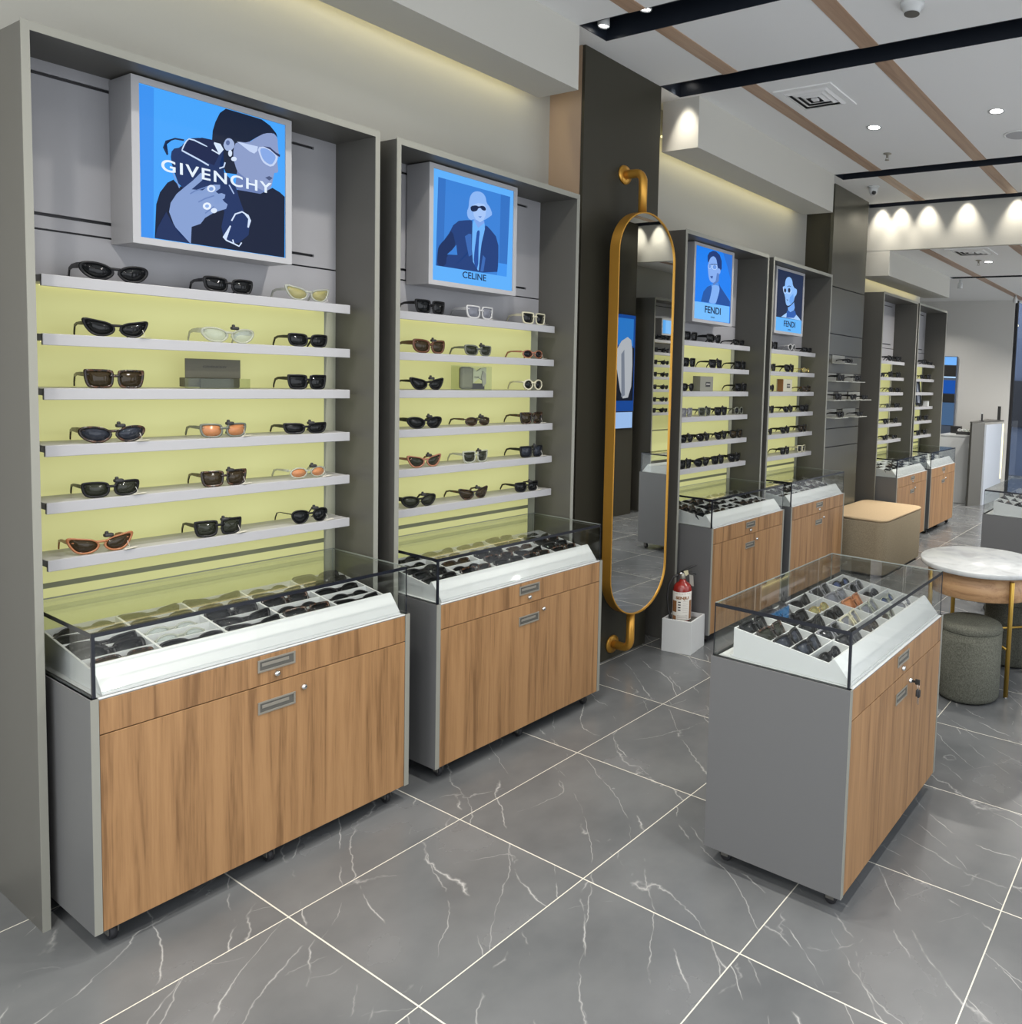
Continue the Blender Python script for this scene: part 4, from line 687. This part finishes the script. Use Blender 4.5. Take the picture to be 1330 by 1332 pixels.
for y, c, lab, stripe in ((3.580, (0.22, 0.22, 0.18), 'grey eyewear box with dark print, third shelf right of the mirror', 0), (4.700, (0.52, 0.50, 0.38), 'cream eyewear box with orange edge, third shelf before the pillar', 1)):
    t = thing('eyewear_box', lab, 'box', (-0.04, y, zc3))
    box('body', pmat('box card %d' % stripe, c, 0.6, bump=(100, .05)), -.030, .030, -.075, .075, 0, .098, t, .002)
    box('label_plate', 'ink', .0301, .0312, -.012, .040, .030, .062, t); text_obj('lettering', 'FENDI', .014, 'label', t, (.0315, .014, .046), FACE_X, width=.040)
    if stripe: box('edge_stripe', 'brownprint', -.020, .0305, -.0765, -.0705, .002, .096, t)
# leaning poster card and parcels on farthest bay
t = thing('poster_card', 'dark leaning poster card with a figure, third shelf, farthest bay', 'poster', (-.085, 8.10, ZS[3]+.006), 0)
m_ = MB().box(-.003, .003, -.10, .10, 0, .30).build('card', pmat('navy card', (0.015, 0.02, 0.04), 0.4, bump=(50, .02)), t); t.rotation_euler = (0, R(-8), 0)
MB().prism([(-.04, .04), (.03, .03), (.05, .12), (.02, .20), (.025, .25), (-.01, .27), (-.03, .22), (-.05, .15)], .0032, .0042, 0).build('printed_figure', pmat('pale print', (0.35, 0.38, 0.45), 0.5, bump=(50, .02)), t)
t = thing('eyewear_box', 'small white box beside black case, fourth shelf, farthest bay', 'box', (-.04, 8.225, ZS[3]+.001)); box('body', 'white', -.03, .03, -.025, .025, 0, .055, t, .002); box('lid', 'shelfwhite', -.031, .031, -.026, .026, .055, .062, t, .001)
# ================================================================ COUNTERS
def counter(xf, y0, y1, depth, label, group, zt=0.720, oak='oak', zg=0.897, end_mat='grey2', gw=True):
    """xf front plane; local origin: floor under the middle of the front face"""
    W = y1-y0; h = W/2; T = .018; zb = .062; d = -depth
    t = thing('display_counter', label, 'display counter', (xf, (y0+y1)/2, 0), 0, group)
    m_ = MB(); m_.box(d, 0, -h, -h+T, zb, zt, 0); m_.box(d, 0, h-T, h, zb, zt, 0); m_.box(d, -.02, -h+T, h-T, zb, zb+T); m_.box(d, d+T, -h+T, h-T, zb+T, zt)
    m_.box(d, -.001, -h+T, h-T, zt-.022, zt-.004, 0)
    m_.mi = 1; m_.box(0, .0012, -h, -h+T, zb, zt); m_.box(0, .0012, h-T, h, zb, zt)
    m_.build('carcass', [end_mat, 'edge'], t)
    zd = .618
    dr = box('drawer_front', oak, -.019, .0005, -h+T+.001, h-T-.001, zd+.0015, zt-.006, t, .0008)
    do = box('door', oak, -.019, .0005, -h+T+.001, h-T-.001, zb+.002, zd-.0015, t, .0008)
    def pull(par, yc, z):
        p = MB(); w_, hh = .057, .020
        for a in ((-w_, w_, hh-.006, hh), (-w_, w_, -hh, -hh+.006), (-w_, -w_+.006, -hh+.006, hh-.006), (w_-.006, w_, -hh+.006, hh-.006)): p.box(.0006, .0035, yc+a[0], yc+a[1], z+a[2], z+a[3])
        p.mi = 1; p.box(.0005, .0014, yc-w_+.006, yc+w_-.006, z-hh+.006, z+hh-.006); p.mi = 0; p.box(.0014, .003, yc-w_+.012, yc+w_-.020, z-.002, z+.008)
        p.build('handle', ['steel', 'steeldark'], par, .0006)
    def lock(par, yc, z):
        o = MB().lathe([(0.0, .010), (.006, .010), (.0085, .008), (.0095, .0005), (.0095, 0)], 20).build('lock', 'chrome', par, loc=(.0006, yc, z)); o.rotation_euler = (0, R(90), 0)
        return o
    pull(dr, 0.0, .681); pull(do, 0.0, .546); lock(dr, 0.0, .644); lock(do, .084, .572)
    for cx in (-.055, d+.055):
        for cy_ in (-h+.055, 0.0, h-.055) if W > .9 else (-h+.055, h-.055):
            c = MB(); c.box(-.020, .020, -.020, .020, .058, .062); c.box(-.014, .014, -.013, -.010, .02, .058); c.box(-.014, .014, .010, .013, .02, .058)
            c = c.build('caster', 'steeldark', t, loc=(cx, cy_, 0))
            wh = MB().lathe([(0, -.009), (.018, -.009), (.022, -.006), (.022, .006), (.018, .009), (0, .009)], 20).build('wheel', 'rubber', c, loc=(0, 0, .0222)); wh.rotation_euler = (R(90), 0, 0)
    # white counter top lip and sloped compartment tray
    box('top_board', 'white', d, -.001, -h+.002, h-.002, zt-.004, zt, t, .001)
    tb = zt+.001; xb = d+.068; ty = h-.030
    px = lambda x: tb+.098-(x-xb)*(.043/(-.088-xb))
    m_ = MB(); m_.box(xb-.012, -.012, -ty, ty, tb, tb+.006)
    pr = [(xb, tb+.006), (-.088, tb+.006), (-.088, px(-.088)), (xb, px(xb))]
    m_.prism(pr, -ty, -ty+.005); m_.prism(pr, ty-.005, ty)
    m_.prism([(xb, tb+.006), (xb+.005, tb+.006), (xb+.005, px(xb+.005)), (xb, px(xb))], -ty+.005, ty-.005)
    m_.prism([(xb+.005, px(xb)-.036), (-.090, px(-.090)-.036), (-.090, px(-.090)-.033), (xb+.005, px(xb)-.033)], -ty+.005, ty-.005)
    nx, ny = 5, 5; cw = (-.090-xb)/nx; cl = 2*ty/ny
    for i in range(1, nx+1):
        x = xb+i*cw; m_.prism([(x-.0025, px(x)-.033), (x+.0025, px(x)-.033), (x+.0025, px(x)), (x-.0025, px(x))], -ty+.005, ty-.005)
    for j in range(1, ny):
        y = -ty+j*cl; m_.prism([(xb+.005, px(xb)-.033), (-.090, px(-.090)-.033), (-.090, px(-.090)), (xb+.005, px(xb+.005))], y-.003, y+.003)
    m_.prism([(-.088, tb+.006), (-.016, tb+.006), (-.016, tb+.010), (-.070, tb+.071), (-.077, tb+.071), (-.088, tb+.056)], -ty, ty)
    m_.build('display_tray', 'white', t)
    # glass hood
    gi = .008; g0, g1 = d+.004, -gi; gy = h-gi; k = .006
    g = MB(); g.box(g0, g1, -gy, gy, zg-k, zg); g.box(g1-k, g1, -gy, gy, zt, zg-k); g.box(g0, g1-k, -gy, -gy+k, zt, zg-k); g.box(g0, g1-k, gy-k, gy, zt, zg-k)
    if gw: g.box(g0, g0+k, -gy+k, gy-k, zt, zg-k)
    hood = g.build('glass_hood', 'glass', t)
    e = MB(); q = .007
    e.box(g1-.001, g1+.0006, -gy, gy, zg-.011, zg+.0006, 0); e.box(g0, g1, -gy-.0006, -gy+.001, zg-.011, zg+.0006)
    e.box(g1-q, g1+.0006, -gy-.0006, -gy+q, zt, zg-.011)
    e.box(g1-.0025, g1+.0006, gy-.0025, gy+.0006, zt, zg-.007)
    e.mi = 1; e.box(g0, g1, gy-.001, gy+.0006, zg-.004, zg+.0006); e.box(g0-.0006, g0+.001, -gy, gy, zg-.004, zg+.0006); e.box(g0-.0006, g0+.002, gy-.003, gy+.0006, zt, zg-.004)
    e.mi = 0; e.box(g0-.0006, g0+.002, -gy-.0006, -gy+.003, zt, zg-.004)
    e.build('glass_seam', ['gedge', 'gedge2'], hood)
    cells = [[(xf+xb+(i+.5)*cw, (y0+y1)/2-ty+(j+.5)*cl, px(xb+(i+.5)*cw)-.033) for j in range(ny)] for i in range(nx)]
    return t, cells
CG = 'oak fronted display counters below the bays'
C = [counter(.335, .236, 1.178, .480, 'largest oak fronted glass display counter at the left end of the row', CG),
 counter(.330, 1.297, 2.231, .475, 'oak fronted glass display counter left of the oval mirror', CG),
 counter(.315, 3.212, 4.124, .460, 'oak fronted glass display counter behind the fire extinguisher', CG),
 counter(.312, 4.236, 5.165, .457, 'oak fronted glass display counter next to the tan ottoman', CG),
 counter(.308, 6.410, 7.332, .450, 'oak fronted glass display counter just past the tan ottoman', CG),
 counter(.308, 7.465, 8.386, .450, 'oak fronted glass display counter at the far end of the row', CG)]
IG = 'oak fronted island counters in the aisle'
I1 = counter(1.984, 1.483, 2.412, .505, 'grey ended oak island glass display counter standing in the aisle', IG)
I2 = counter(2.000, 4.968, 5.897, .505, 'grey island glass display counter further back at the picture edge', IG)
CNM = ['the first counter', 'the counter left of the mirror', 'the counter by the extinguisher', 'the counter by the ottoman', 'the counter past the ottoman', 'the farthest counter', 'the island', 'the rear island']
JW = ['nearest', 'second', 'middle', 'fourth', 'farthest']; IW = ['back', 'second', 'middle', 'fourth', 'front']
KEYS = [('square', 'black', 'dark'), ('oval', 'black', 'dark'), ('wide', 'black', 'dark'), ('geo', 'black', 'dark'), ('cat', 'black', 'dark'), ('rect', 'tort', 'brownlens'), ('square', 'tort', 'dark')]
SPEC = {(2, 1): ('drop', 'black', 'dark'), (2, 2): None}
ISL = [[('square', 'black', 'dark'), ('square', 'tort', 'greenlens'), ('wide', 'black', 'bluelens'), ('square', 'black', 'bluelens'), ('oval', 'black', 'dark')],
 [('wide', 'black', 'dark'), ('square', 'black', 'dark'), ('wide', 'black', 'dark'), ('square', 'smoke', 'dark'), ('square', 'black', 'dark')],
 [('cat', 'black', 'dark'), ('oval', 'gold', 'yellow'), ('round', 'black', 'dark'), ('square', 'cream', 'smokelens'), ('oval', 'tort', 'brownlens')],
 [('square', 'smoke', 'dark'), ('square', 'smoke', 'smokelens'), ('square', 'orange', 'amber'), ('square', 'clear', 'smokelens'), ('oval', 'clear', 'brownlens')],
 [('oval', 'black', 'mirrorblue'), ('round', 'smoke', 'dark'), ('oval', 'black', 'dark'), ('oval', 'clear', 'mirrorblue'), ('slim', 'white', 'smokelens')]]
def fill(ci, cells, pick):
    for i in range(5):
        for j in range(5):
            k = pick(i, j)
            if k is None: continue
            x, y, z = cells[i][j]
            tl = R(-40+random.uniform(-5, 5))
            lab = '%s %s sunglasses, %s column, %s row, tray on %s' % (CN[k[1]], SN[k[0]], JW[j], IW[i], CNM[ci])
            sunglasses((*k, True, 0), (x+.017, y+random.uniform(-.006, .006), z+.0025), (0, tl, R(random.uniform(-5, 5))), lab, 'folded sunglasses in the tray of %s' % CNM[ci], 1.06)
rnd = random.Random(3)
fill(0, C[0][1], lambda i, j: ('oval', 'clear', 'pale') if (i, j) in ((2, 1), (3, 1)) else rnd.choice(KEYS))
fill(1, C[1][1], lambda i, j: rnd.choice(KEYS)); fill(2, C[2][1], lambda i, j: rnd.choice(KEYS)); fill(3, C[3][1], lambda i, j: rnd.choice(KEYS))
fill(4, C[4][1], lambda i, j: None if (i in (0,) or (i+j) % 4 == 3) else rnd.choice(KEYS)); fill(5, C[5][1], lambda i, j: None if (i < 2 or (i+j) % 2) else rnd.choice(KEYS))
fill(6, I1[1], lambda i, j: ISL[j][i]); fill(7, I2[1], lambda i, j: rnd.choice(KEYS) if i < 3 and j < 4 else None)
# keys hanging from the island door lock
t = thing('key_ring', 'keys with black fobs hanging from the island door lock', 'keys', (1.998, 2.031, .572))
k_ = MB(); k_.box(-.008, .012, -.0012, .0012, -.004, .004); k_.rbox(.008, .026, -.003, .003, -.010, .010, .0028, .002); k_.build('lock_key', ['ink'], t)
ring = MB(); ring.tube([(.020, .012*math.sin(a), -.016+.012*math.cos(a)) for a in [2*PI_*i/20 for i in range(21)]], .0009, 6); ring.build('ring', 'chrome', t)
k_ = MB(); k_.rbox(.015, .021, -.012, .010, -.050, -.026, .0028, .002); k_.build('key_fob', 'ink', t)
k_ = MB(); k_.rbox(.017, .024, .004, .022, -.060, -.034, .0030, .002); k_.build('key_fob', 'ink', t)
k_ = MB(); k_.box(.018, .020, -.004, .002, -.078, -.048); k_.box(.018, .020, .010, .015, -.088, -.058); k_.build('key_blade', 'chrome', t)
# ================================================================ TALL OVAL MIRROR
t = thing('wall_mirror', 'tall oval mirror in a brass frame on bent pipes, on the dark pillar', 'mirror', (-0.020, 2.722, 0))
def stadium(hw, z0, z1, n=24):
    o = []
    for i in range(n+1): a = PI_*i/n; o.append((hw*math.cos(a), z1-hw+hw*math.sin(a)))
    for i in range(n+1): a = PI_+PI_*i/n; o.append((hw*math.cos(a), z0+hw+hw*math.sin(a)))
    return o
MZ0, MZ1, HW = .298, 2.508, .242
xa, xb_ = .125, .187
a_, b2 = stadium(HW, MZ0, MZ1), stadium(HW-.007, MZ0+.007, MZ1-.007)
n = len(a_); m_ = MB()
rings = [[(x, y, z) for y, z in q] for q, x in ((a_, xa), (a_, xb_), (b2, xb_), (b2, xa))]
m_.faces([p for r_ in rings for p in r_], [(j*n+i, j*n+(i+1) % n, ((j+1) % 4)*n+(i+1) % n, ((j+1) % 4)*n+i) for j in range(4) for i in range(n)], True)
fr = m_.build('frame', 'gold', t); md = fr.modifiers.new('edge split', 'EDGE_SPLIT'); md.split_angle = R(40)
b3 = stadium(HW-.0075, MZ0+.0075, MZ1-.0075)
m_ = MB(); m_.faces([(xb_-.006, y, z) for y, z in b3], [tuple(range(n))]); m_.build('mirror_glass', 'mirror', t)
m_ = MB(); m_.faces([(x, y, z) for x in (xa+.002, xb_-.008) for y, z in b3], [tuple(range(n)), tuple(range(n, 2*n))]+[(i, (i+1) % n, n+(i+1) % n, n+i) for i in range(n)]); m_.build('backing_board', 'black', t)
for zf, zm, s in ((2.726, MZ1, -1), (.083, MZ0, 1)):
    P = [(.004, 0, zf), (.05, 0, zf), (.075, 0, zf)]
    for i in range(1, 8): a = R(90*i/7); P.append((.085+.048*math.sin(a), 0, zf+s*.048*(1-math.cos(a))))
    P.append((.133, 0, zm-s*.0+(-.004 if s > 0 else .004)+s*.01))
    MB().tube(P, .0235, 20).build('pipe', 'gold', t)
    f_ = MB().lathe([(.0, .012), (.024, .012), (.050, .008), (.052, .0), (0, 0)], 32).build('wall_flange', 'gold', t, loc=(0.001, 0, zf)); f_.rotation_euler = (0, R(90), 0)
# ================================================================ FIRE EXTINGUISHER ON ITS WHITE BOX
BZ = R(10)
t = thing('white_pedestal', 'small white open box on the floor holding the fire extinguisher', 'box', (.2155, 3.094, 0), BZ)
m_ = MB(); s = .096
m_.box(-s, s, -s, -s+.012, 0, .197).box(-s, s, s-.012, s, 0, .197).box(-s, -s+.012, -s+.012, s-.012, 0, .197).box(s-.012, s, -s+.012, s-.012, 0, .197); m_.build('walls', 'white', t, .0015)
box('inner_floor', 'grey', -s+.012, s-.012, -s+.012, s-.012, .150, .172, t)
t = thing('fire_extinguisher', 'red fire extinguisher with white label standing in the white box', 'fire extinguisher', (.205, 3.085, .173), R(30))
MB().lathe([(0, 0), (.050, 0), (.056, .006), (.057, .02), (.057, .190), (.052, .210), (.040, .226), (.022, .236), (.018, .250), (0, .250)], 36).build('cylinder', 'red', t)
MB().lathe([(.0575, .012), (.0578, .013), (.0578, .182), (.0575, .183)], 30, a0=R(-162), a1=R(-12)).build('label', 'label', t)
def lp(a, z, r=.0583):
    a -= 84; return (r*math.cos(R(a)), r*math.sin(R(a)), z)
m_ = MB()
def patch(m_, a0, a1, z0, z1, mi=0, r=.0583):
    m_.mi = mi; n = 6; v = [lp(a0+(a1-a0)*i/n, z, r) for z in (z0, z1) for i in range(n+1)]
    m_.faces(v, [(i, i+1, n+2+i, n+1+i) for i in range(n)])
patch(m_, -70, -34, .062, .130, 0); patch(m_, 46, 66, .020, .132, 0); patch(m_, -66, -36, .016, .040, 0)
for z in (.124, .108, .092, .076): patch(m_, -24, -8, z-.004, z+.003, 1)
for i in range(7): patch(m_, 4, 36, .128-i*.011, .130-i*.011, 2)
for i in range(3): patch(m_, -30, 34, .040-i*.010, .044-i*.010, 2)
patch(m_, -50, 50, .172, .174, 0)
m_.build('label_print', ['brownprint', 'ink', pmat('faint print', (0.45, 0.42, 0.38), 0.6, bump=(90, .01))], t)
tx = text_obj('lettering', 'SENJU', .022, 'brownprint', t, (0, 0, 0), (0, 0, 0), width=.082, bold=.001)
for v in tx.data.vertices:
    ang = math.degrees(v.co.x/.0583); v.co = Vector(lp(ang, .148+v.co.y, .0584+v.co.z))
MB().lathe([(0, .250), (.014, .250), (.016, .256), (.016, .276), (.010, .284), (0, .284)], 20).build('valve', 'steel', t)
lv = MB(); lv.tube([(-.012, 0, .284), (.020, .0, .292), (.055, .0, .292), (.080, 0, .280)], [.006, .006, .005, .003], 8); lv.tube([(-.012, 0, .290), (.015, 0, .306), (.050, 0, .326), (.078, 0, .338)], [.006, .007, .007, .005], 8); lv.build('squeeze_handle', 'ink', t)
MB().tube([(-.030, 0, .276), (-.012, 0, .284), (.006, 0, .282)], [.007, .009, .006], 8).build('nozzle_block', 'chrome', t)
MB().tube([(-.026, 0, .274), (-.055, -.004, .262), (-.082, -.008, .215), (-.088, -.010, .140), (-.078, -.012, .060), (-.062, -.012, .012), (-.050, -.012, .006)], .0075, 10).build('hose', 'ink', t)
m_ = MB(); m_.faces([(.004, -.014, .300), (.030, -.018, .310), (.036, -.020, .286), (.020, -.018, .272)], [(0, 1, 2, 3)]); m_.faces([(.004, -.015, .300), (.030, -.019, .310), (.036, -.021, .286), (.020, -.019, .272)], [(0, 1, 2, 3)]); m_.build('inspection_tag', pmat('cream tag', (0.62, 0.58, 0.38), 0.6, bump=(90, .02)), t)
m_ = MB(); m_.faces([(.036, .020, .272), (.058, .040, .262), (.062, .060, .190), (.040, .040, .200)], [(0, 1, 2, 3)]); m_.faces([(.036, .021, .272), (.058, .041, .262), (.062, .061, .190), (.040, .041, .200)], [(0, 1, 2, 3)]); m_.build('hanging_card', pmat('clear grey card', (0.40, 0.38, 0.33), 0.4, bump=(90, .02)), t)
# ================================================================ OTTOMAN, TABLE, STOOLS
t = thing('ottoman', 'low square tan upholstered ottoman with rounded corners beside the grooved pillar', 'ottoman', (.31, 5.862, 0))
MB().rbox(-.295, .295, -.490, .490, .020, .470, .085, .012).build('body', 'tan_fabric', t)
MB().rbox(-.297, .297, -.492, .492, .4705, .492, .088, .010).build('seat_top', 'tan_top_lit', t)
MB().rbox(-.27, .27, -.47, .47, 0, .020, .07).build('plinth', 'black', t)
TX, TY = 1.815, 3.72
t = thing('side_table', 'round white marble topped table with wooden apron and brass legs', 'table', (TX, TY, 0))
MB().lathe([(0, .642), (.338, .642), (.343, .646), (.343, .666), (.339, .670), (0, .670)], 64).build('table_top', 'marble', t)
MB().lathe([(0, .505), (.293, .505), (.296, .508), (.296, .6415), (0, .6415)], 64).build('apron', 'oak_round', t)
for a in (-46, 44, 134, 224):
    x, y = .311*math.cos(R(a)), .311*math.sin(R(a))
    l_ = MB().lathe([(0, .006), (.0125, .006), (.0125, .622), (.0115, .624), (0, .624)], 16).build('leg', 'goldtable', t, loc=(x, y, 0))
    MB().lathe([(0, 0), (.010, 0), (.010, .006), (0, .006)], 14).build('foot', 'chrome', l_)
for a in (-46, 44):
    x, y = .311*math.cos(R(a)), .311*math.sin(R(a)); zz = .255 if a < 0 else .270
    MB().tube([(-x*.96, -y*.96, zz), (x*.96, y*.96, zz)], .0065, 10).build('stretcher', 'goldtable', t)
def stool(x, y, label, r=.166, h=.412):
    t = thing('stool', label, 'stool', (x, y, 0), 0, 'round grey fabric stools at the marble table')
    MB().lathe([(0, .008), (r-.010, .008), (r-.002, .018), (r, .035), (r, h-.045)], 48).build('body', 'grey_fabric', t)
    MB().lathe([(r, h-.045), (r+.001, h-.034), (r-.006, h-.018), (r-.035, h-.006), (r*.5, h-.001), (0, h)], 48).build('seat', 'grey_fabric', t)
    MB().tube([((r+.0005)*math.cos(2*PI_*i/40), (r+.0005)*math.sin(2*PI_*i/40), h-.040) for i in range(41)], .0022, 6).build('piping', 'grey_fabric', t)
    MB().lathe([(0, 0), (r-.022, 0), (r-.022, .008), (0, .008)], 32).build('base', 'black', t)
stool(1.842, 3.428, 'round grey fabric stool in front of the marble table'); stool(1.925, 4.10, 'round grey fabric stool behind the brass table leg')
# ================================================================ LEDGES ON THE GROOVED PILLAR
LG = [(1.790, [(5.60, .26)]), (1.632, [(5.435, .26), (5.80, .28)]), (1.470, [(5.40, .24), (5.72, .18), (5.98, .26)]), (1.318, [(5.46, .28), (5.88, .28)])]
for ri, (z, items) in enumerate(LG):
    for k, (y, w_) in enumerate(items):
        pos = ['nearest', 'middle', 'farthest'][k if len(items) != 2 else k*2]
        if len(items) == 1: pos = 'only'
        t = thing('acrylic_ledge', 'clear angled ledge, %s in the %s row on the grooved pillar' % (pos, ORD[ri]), 'ledge', (0.001, y, z), 0, 'clear ledges on the grooved pillar')
        box('back_plate', pmat('frosted acrylic', (0.36, 0.36, 0.32), 0.35, alpha=0.75, bump=(60, .01)), 0, .004, -w_/2, w_/2, .0, .068, t); box('tray_plate', pmat('milky acrylic', (0.55, 0.56, 0.50), 0.3, alpha=0.85, bump=(60, .01)), .004, .125, -w_/2, w_/2, -.004, .002, t)
        sunglasses((['slim', 'wide', 'square', 'geo'][(ri+k) % 4], 'black', 'dark', False, 0), (.112, y+.02, z+.003), (0, 0, R(4)), 'black sunglasses on the %s ledge in the %s row on the grooved pillar' % (pos, ORD[ri]), 'sunglasses on the grooved pillar ledges')
# ================================================================ POSTER ON THE OPPOSITE PILLAR (seen in the mirror)
t = thing('wall_poster', 'tall lit poster of a pale shirt on the opposite dark pillar, in the mirror', 'poster', (3.178, 6.02, 1.60), PI_)
box('frame', 'black', -.001, .014, -.24, .24, -.42, .68, t)
D0 = [('1550a8', [(0, 0)]*4), ('2f86e0', [(-.2, .2), (.2, .2), (.2, .5), (-.2, .5)]), ('101828', [(-.22, -.42), (.22, -.42), (.22, .18), (-.22, .18)]), ('c8ccd4', [(-.15, .32), (.05, .22), (.14, -.05), (.08, -.10), (.02, .0), (.0, -.40), (-.18, -.38), (-.2, .1)]), ('8890a0', [(-.05, .15), (.0, .1), (-.02, -.38), (-.08, -.36)])]
pp = poly_poster(t, D0, .0145, .46, 1.08, glow=.8); pp.location = (0, 0, .13)
t = thing('wall_light', 'small pale lit panel under the opposite pillar poster, in the mirror', 'wall light', (3.178, 6.05, 1.10), PI_)
box('frame', 'black', -.001, .012, -.20, .20, -.11, .12, t); box('screen', emat('pale blue panel', 'a8ccff', .9), .012, .013, -.19, .19, -.10, .11, t)
# ================================================================ RECEPTION DESK AND FAR WALL
t = thing('reception_desk', 'grey and white reception desk with a vertical light strip', 'desk', (0, 0, 0))
MB().prism([(.125, 9.735), (.237, 9.965), (.205, 9.985), (.093, 9.755)], 0, 1.13, 2).build('end_panel', 'grey', t)
MB().prism([(.237, 9.965), (.262, 9.965), (.305, 10.80), (.280, 10.80)], 0.0, 1.105, 2).build('front_panel', pmat('pale blue lacquer', (0.56, 0.60, 0.66), 0.35, bump=(200, .01)), t)
MB().prism([(.093, 9.735), (.125, 9.735), (.305, 10.80), (.06, 10.80)], 1.131, 1.150, 2).build('top_ledge', 'grey', t)
MB().prism([(.300, 10.735), (.309, 10.735), (.311, 10.79), (.302, 10.79)], 0.30, 1.10, 2).build('light_strip', emat('cool yellow strip', (1.0, .95, .62), 1.6), t)
t = thing('white_cabinet', 'low white counter beside the reception desk', 'counter', (0, 0, 0))
MB().prism([(-.345, 9.85), (.075, 9.99), (.07, 10.5), (-.345, 10.5)], 0, .925, 2).build('body', 'white', t); MB().prism([(-.35, 9.84), (.08, 9.983), (.075, 10.505), (-.35, 10.505)], .926, .944, 2).build('top', 'white', t)
t = thing('display_tray', 'low black tray of eyewear on the white counter by the desk', 'tray', (-.06, 10.12, .945), R(18)); box('base', 'black', -.13, .13, -.09, .09, 0, .035, t, .003); box('lip', 'ink', -.135, .135, -.095, -.09, 0, .045, t)
for k, (dx, c) in enumerate(((-.05, 'white'), (.05, 'clear'))):
    sunglasses(('round', c, 'pale', True, 0), (-.06+dx, 10.10, .982), (0, R(-40), R(-70)), '%s rimmed glasses on the black tray by the reception desk' % CN[c], 'glasses on the black tray')
t = thing('card_holder', 'small pale card holder with dark edge on the reception desk ledge', 'card holder', (.165, 10.06, 1.1512), R(20)); box('base', 'ink', -.03, .03, -.035, .035, 0, .006, t); box('card', 'white', -.01, .01, -.03, .035, .006, .115, t); box('spine', 'ink', -.012, .012, -.036, -.03, .006, .10, t)
t = thing('upright_sign', 'thin dark upright card standing at the far end of the desk', 'sign', (.245, 10.72, 1.1512), R(5)); box('plate', 'ink', -.022, .022, -.004, .004, .004, .20, t); box('base', 'black', -.03, .03, -.02, .02, 0, .004, t)
t = thing('display_totem', 'tall lit display with blue screens against the far wall', 'display', (-.62, 10.935, 0))
box('cabinet', pmat('blue grey lacquer', (0.10, 0.13, 0.19), 0.4, bump=(90, .01)), -.17, .17, -.10, -.04, 0, 2.06, t)
def scr(nm, z0, z1, c, s=1.0): box(nm, emat('screen %s' % c, c, s), -.165, .165, -.106, -.1005, z0, z1, t)
scr('upper_screen', 1.93, 2.05, '74b4fa'); scr('light_line', 1.735, 1.755, 'b8dcff'); scr('picture_screen', 1.50, 1.70, '1c56b0', .9); scr('frosted_panel', 1.02, 1.36, '4a688c', .9)
box('dark_header', 'ink', -.165, .165, -.104, -.1005, 1.76, 1.92, t); box('shelf', 'ink', -.165, .165, -.13, -.1005, 1.37, 1.49, t)
t = thing('card_terminal', 'small dark box on the low white counter near the lit display', 'device', (-.25, 10.30, .945)); box('body', 'ink', -.07, .07, -.05, .05, 0, .10, t, .004); box('screen', 'black', -.05, .05, -.052, -.050, .03, .08, t)
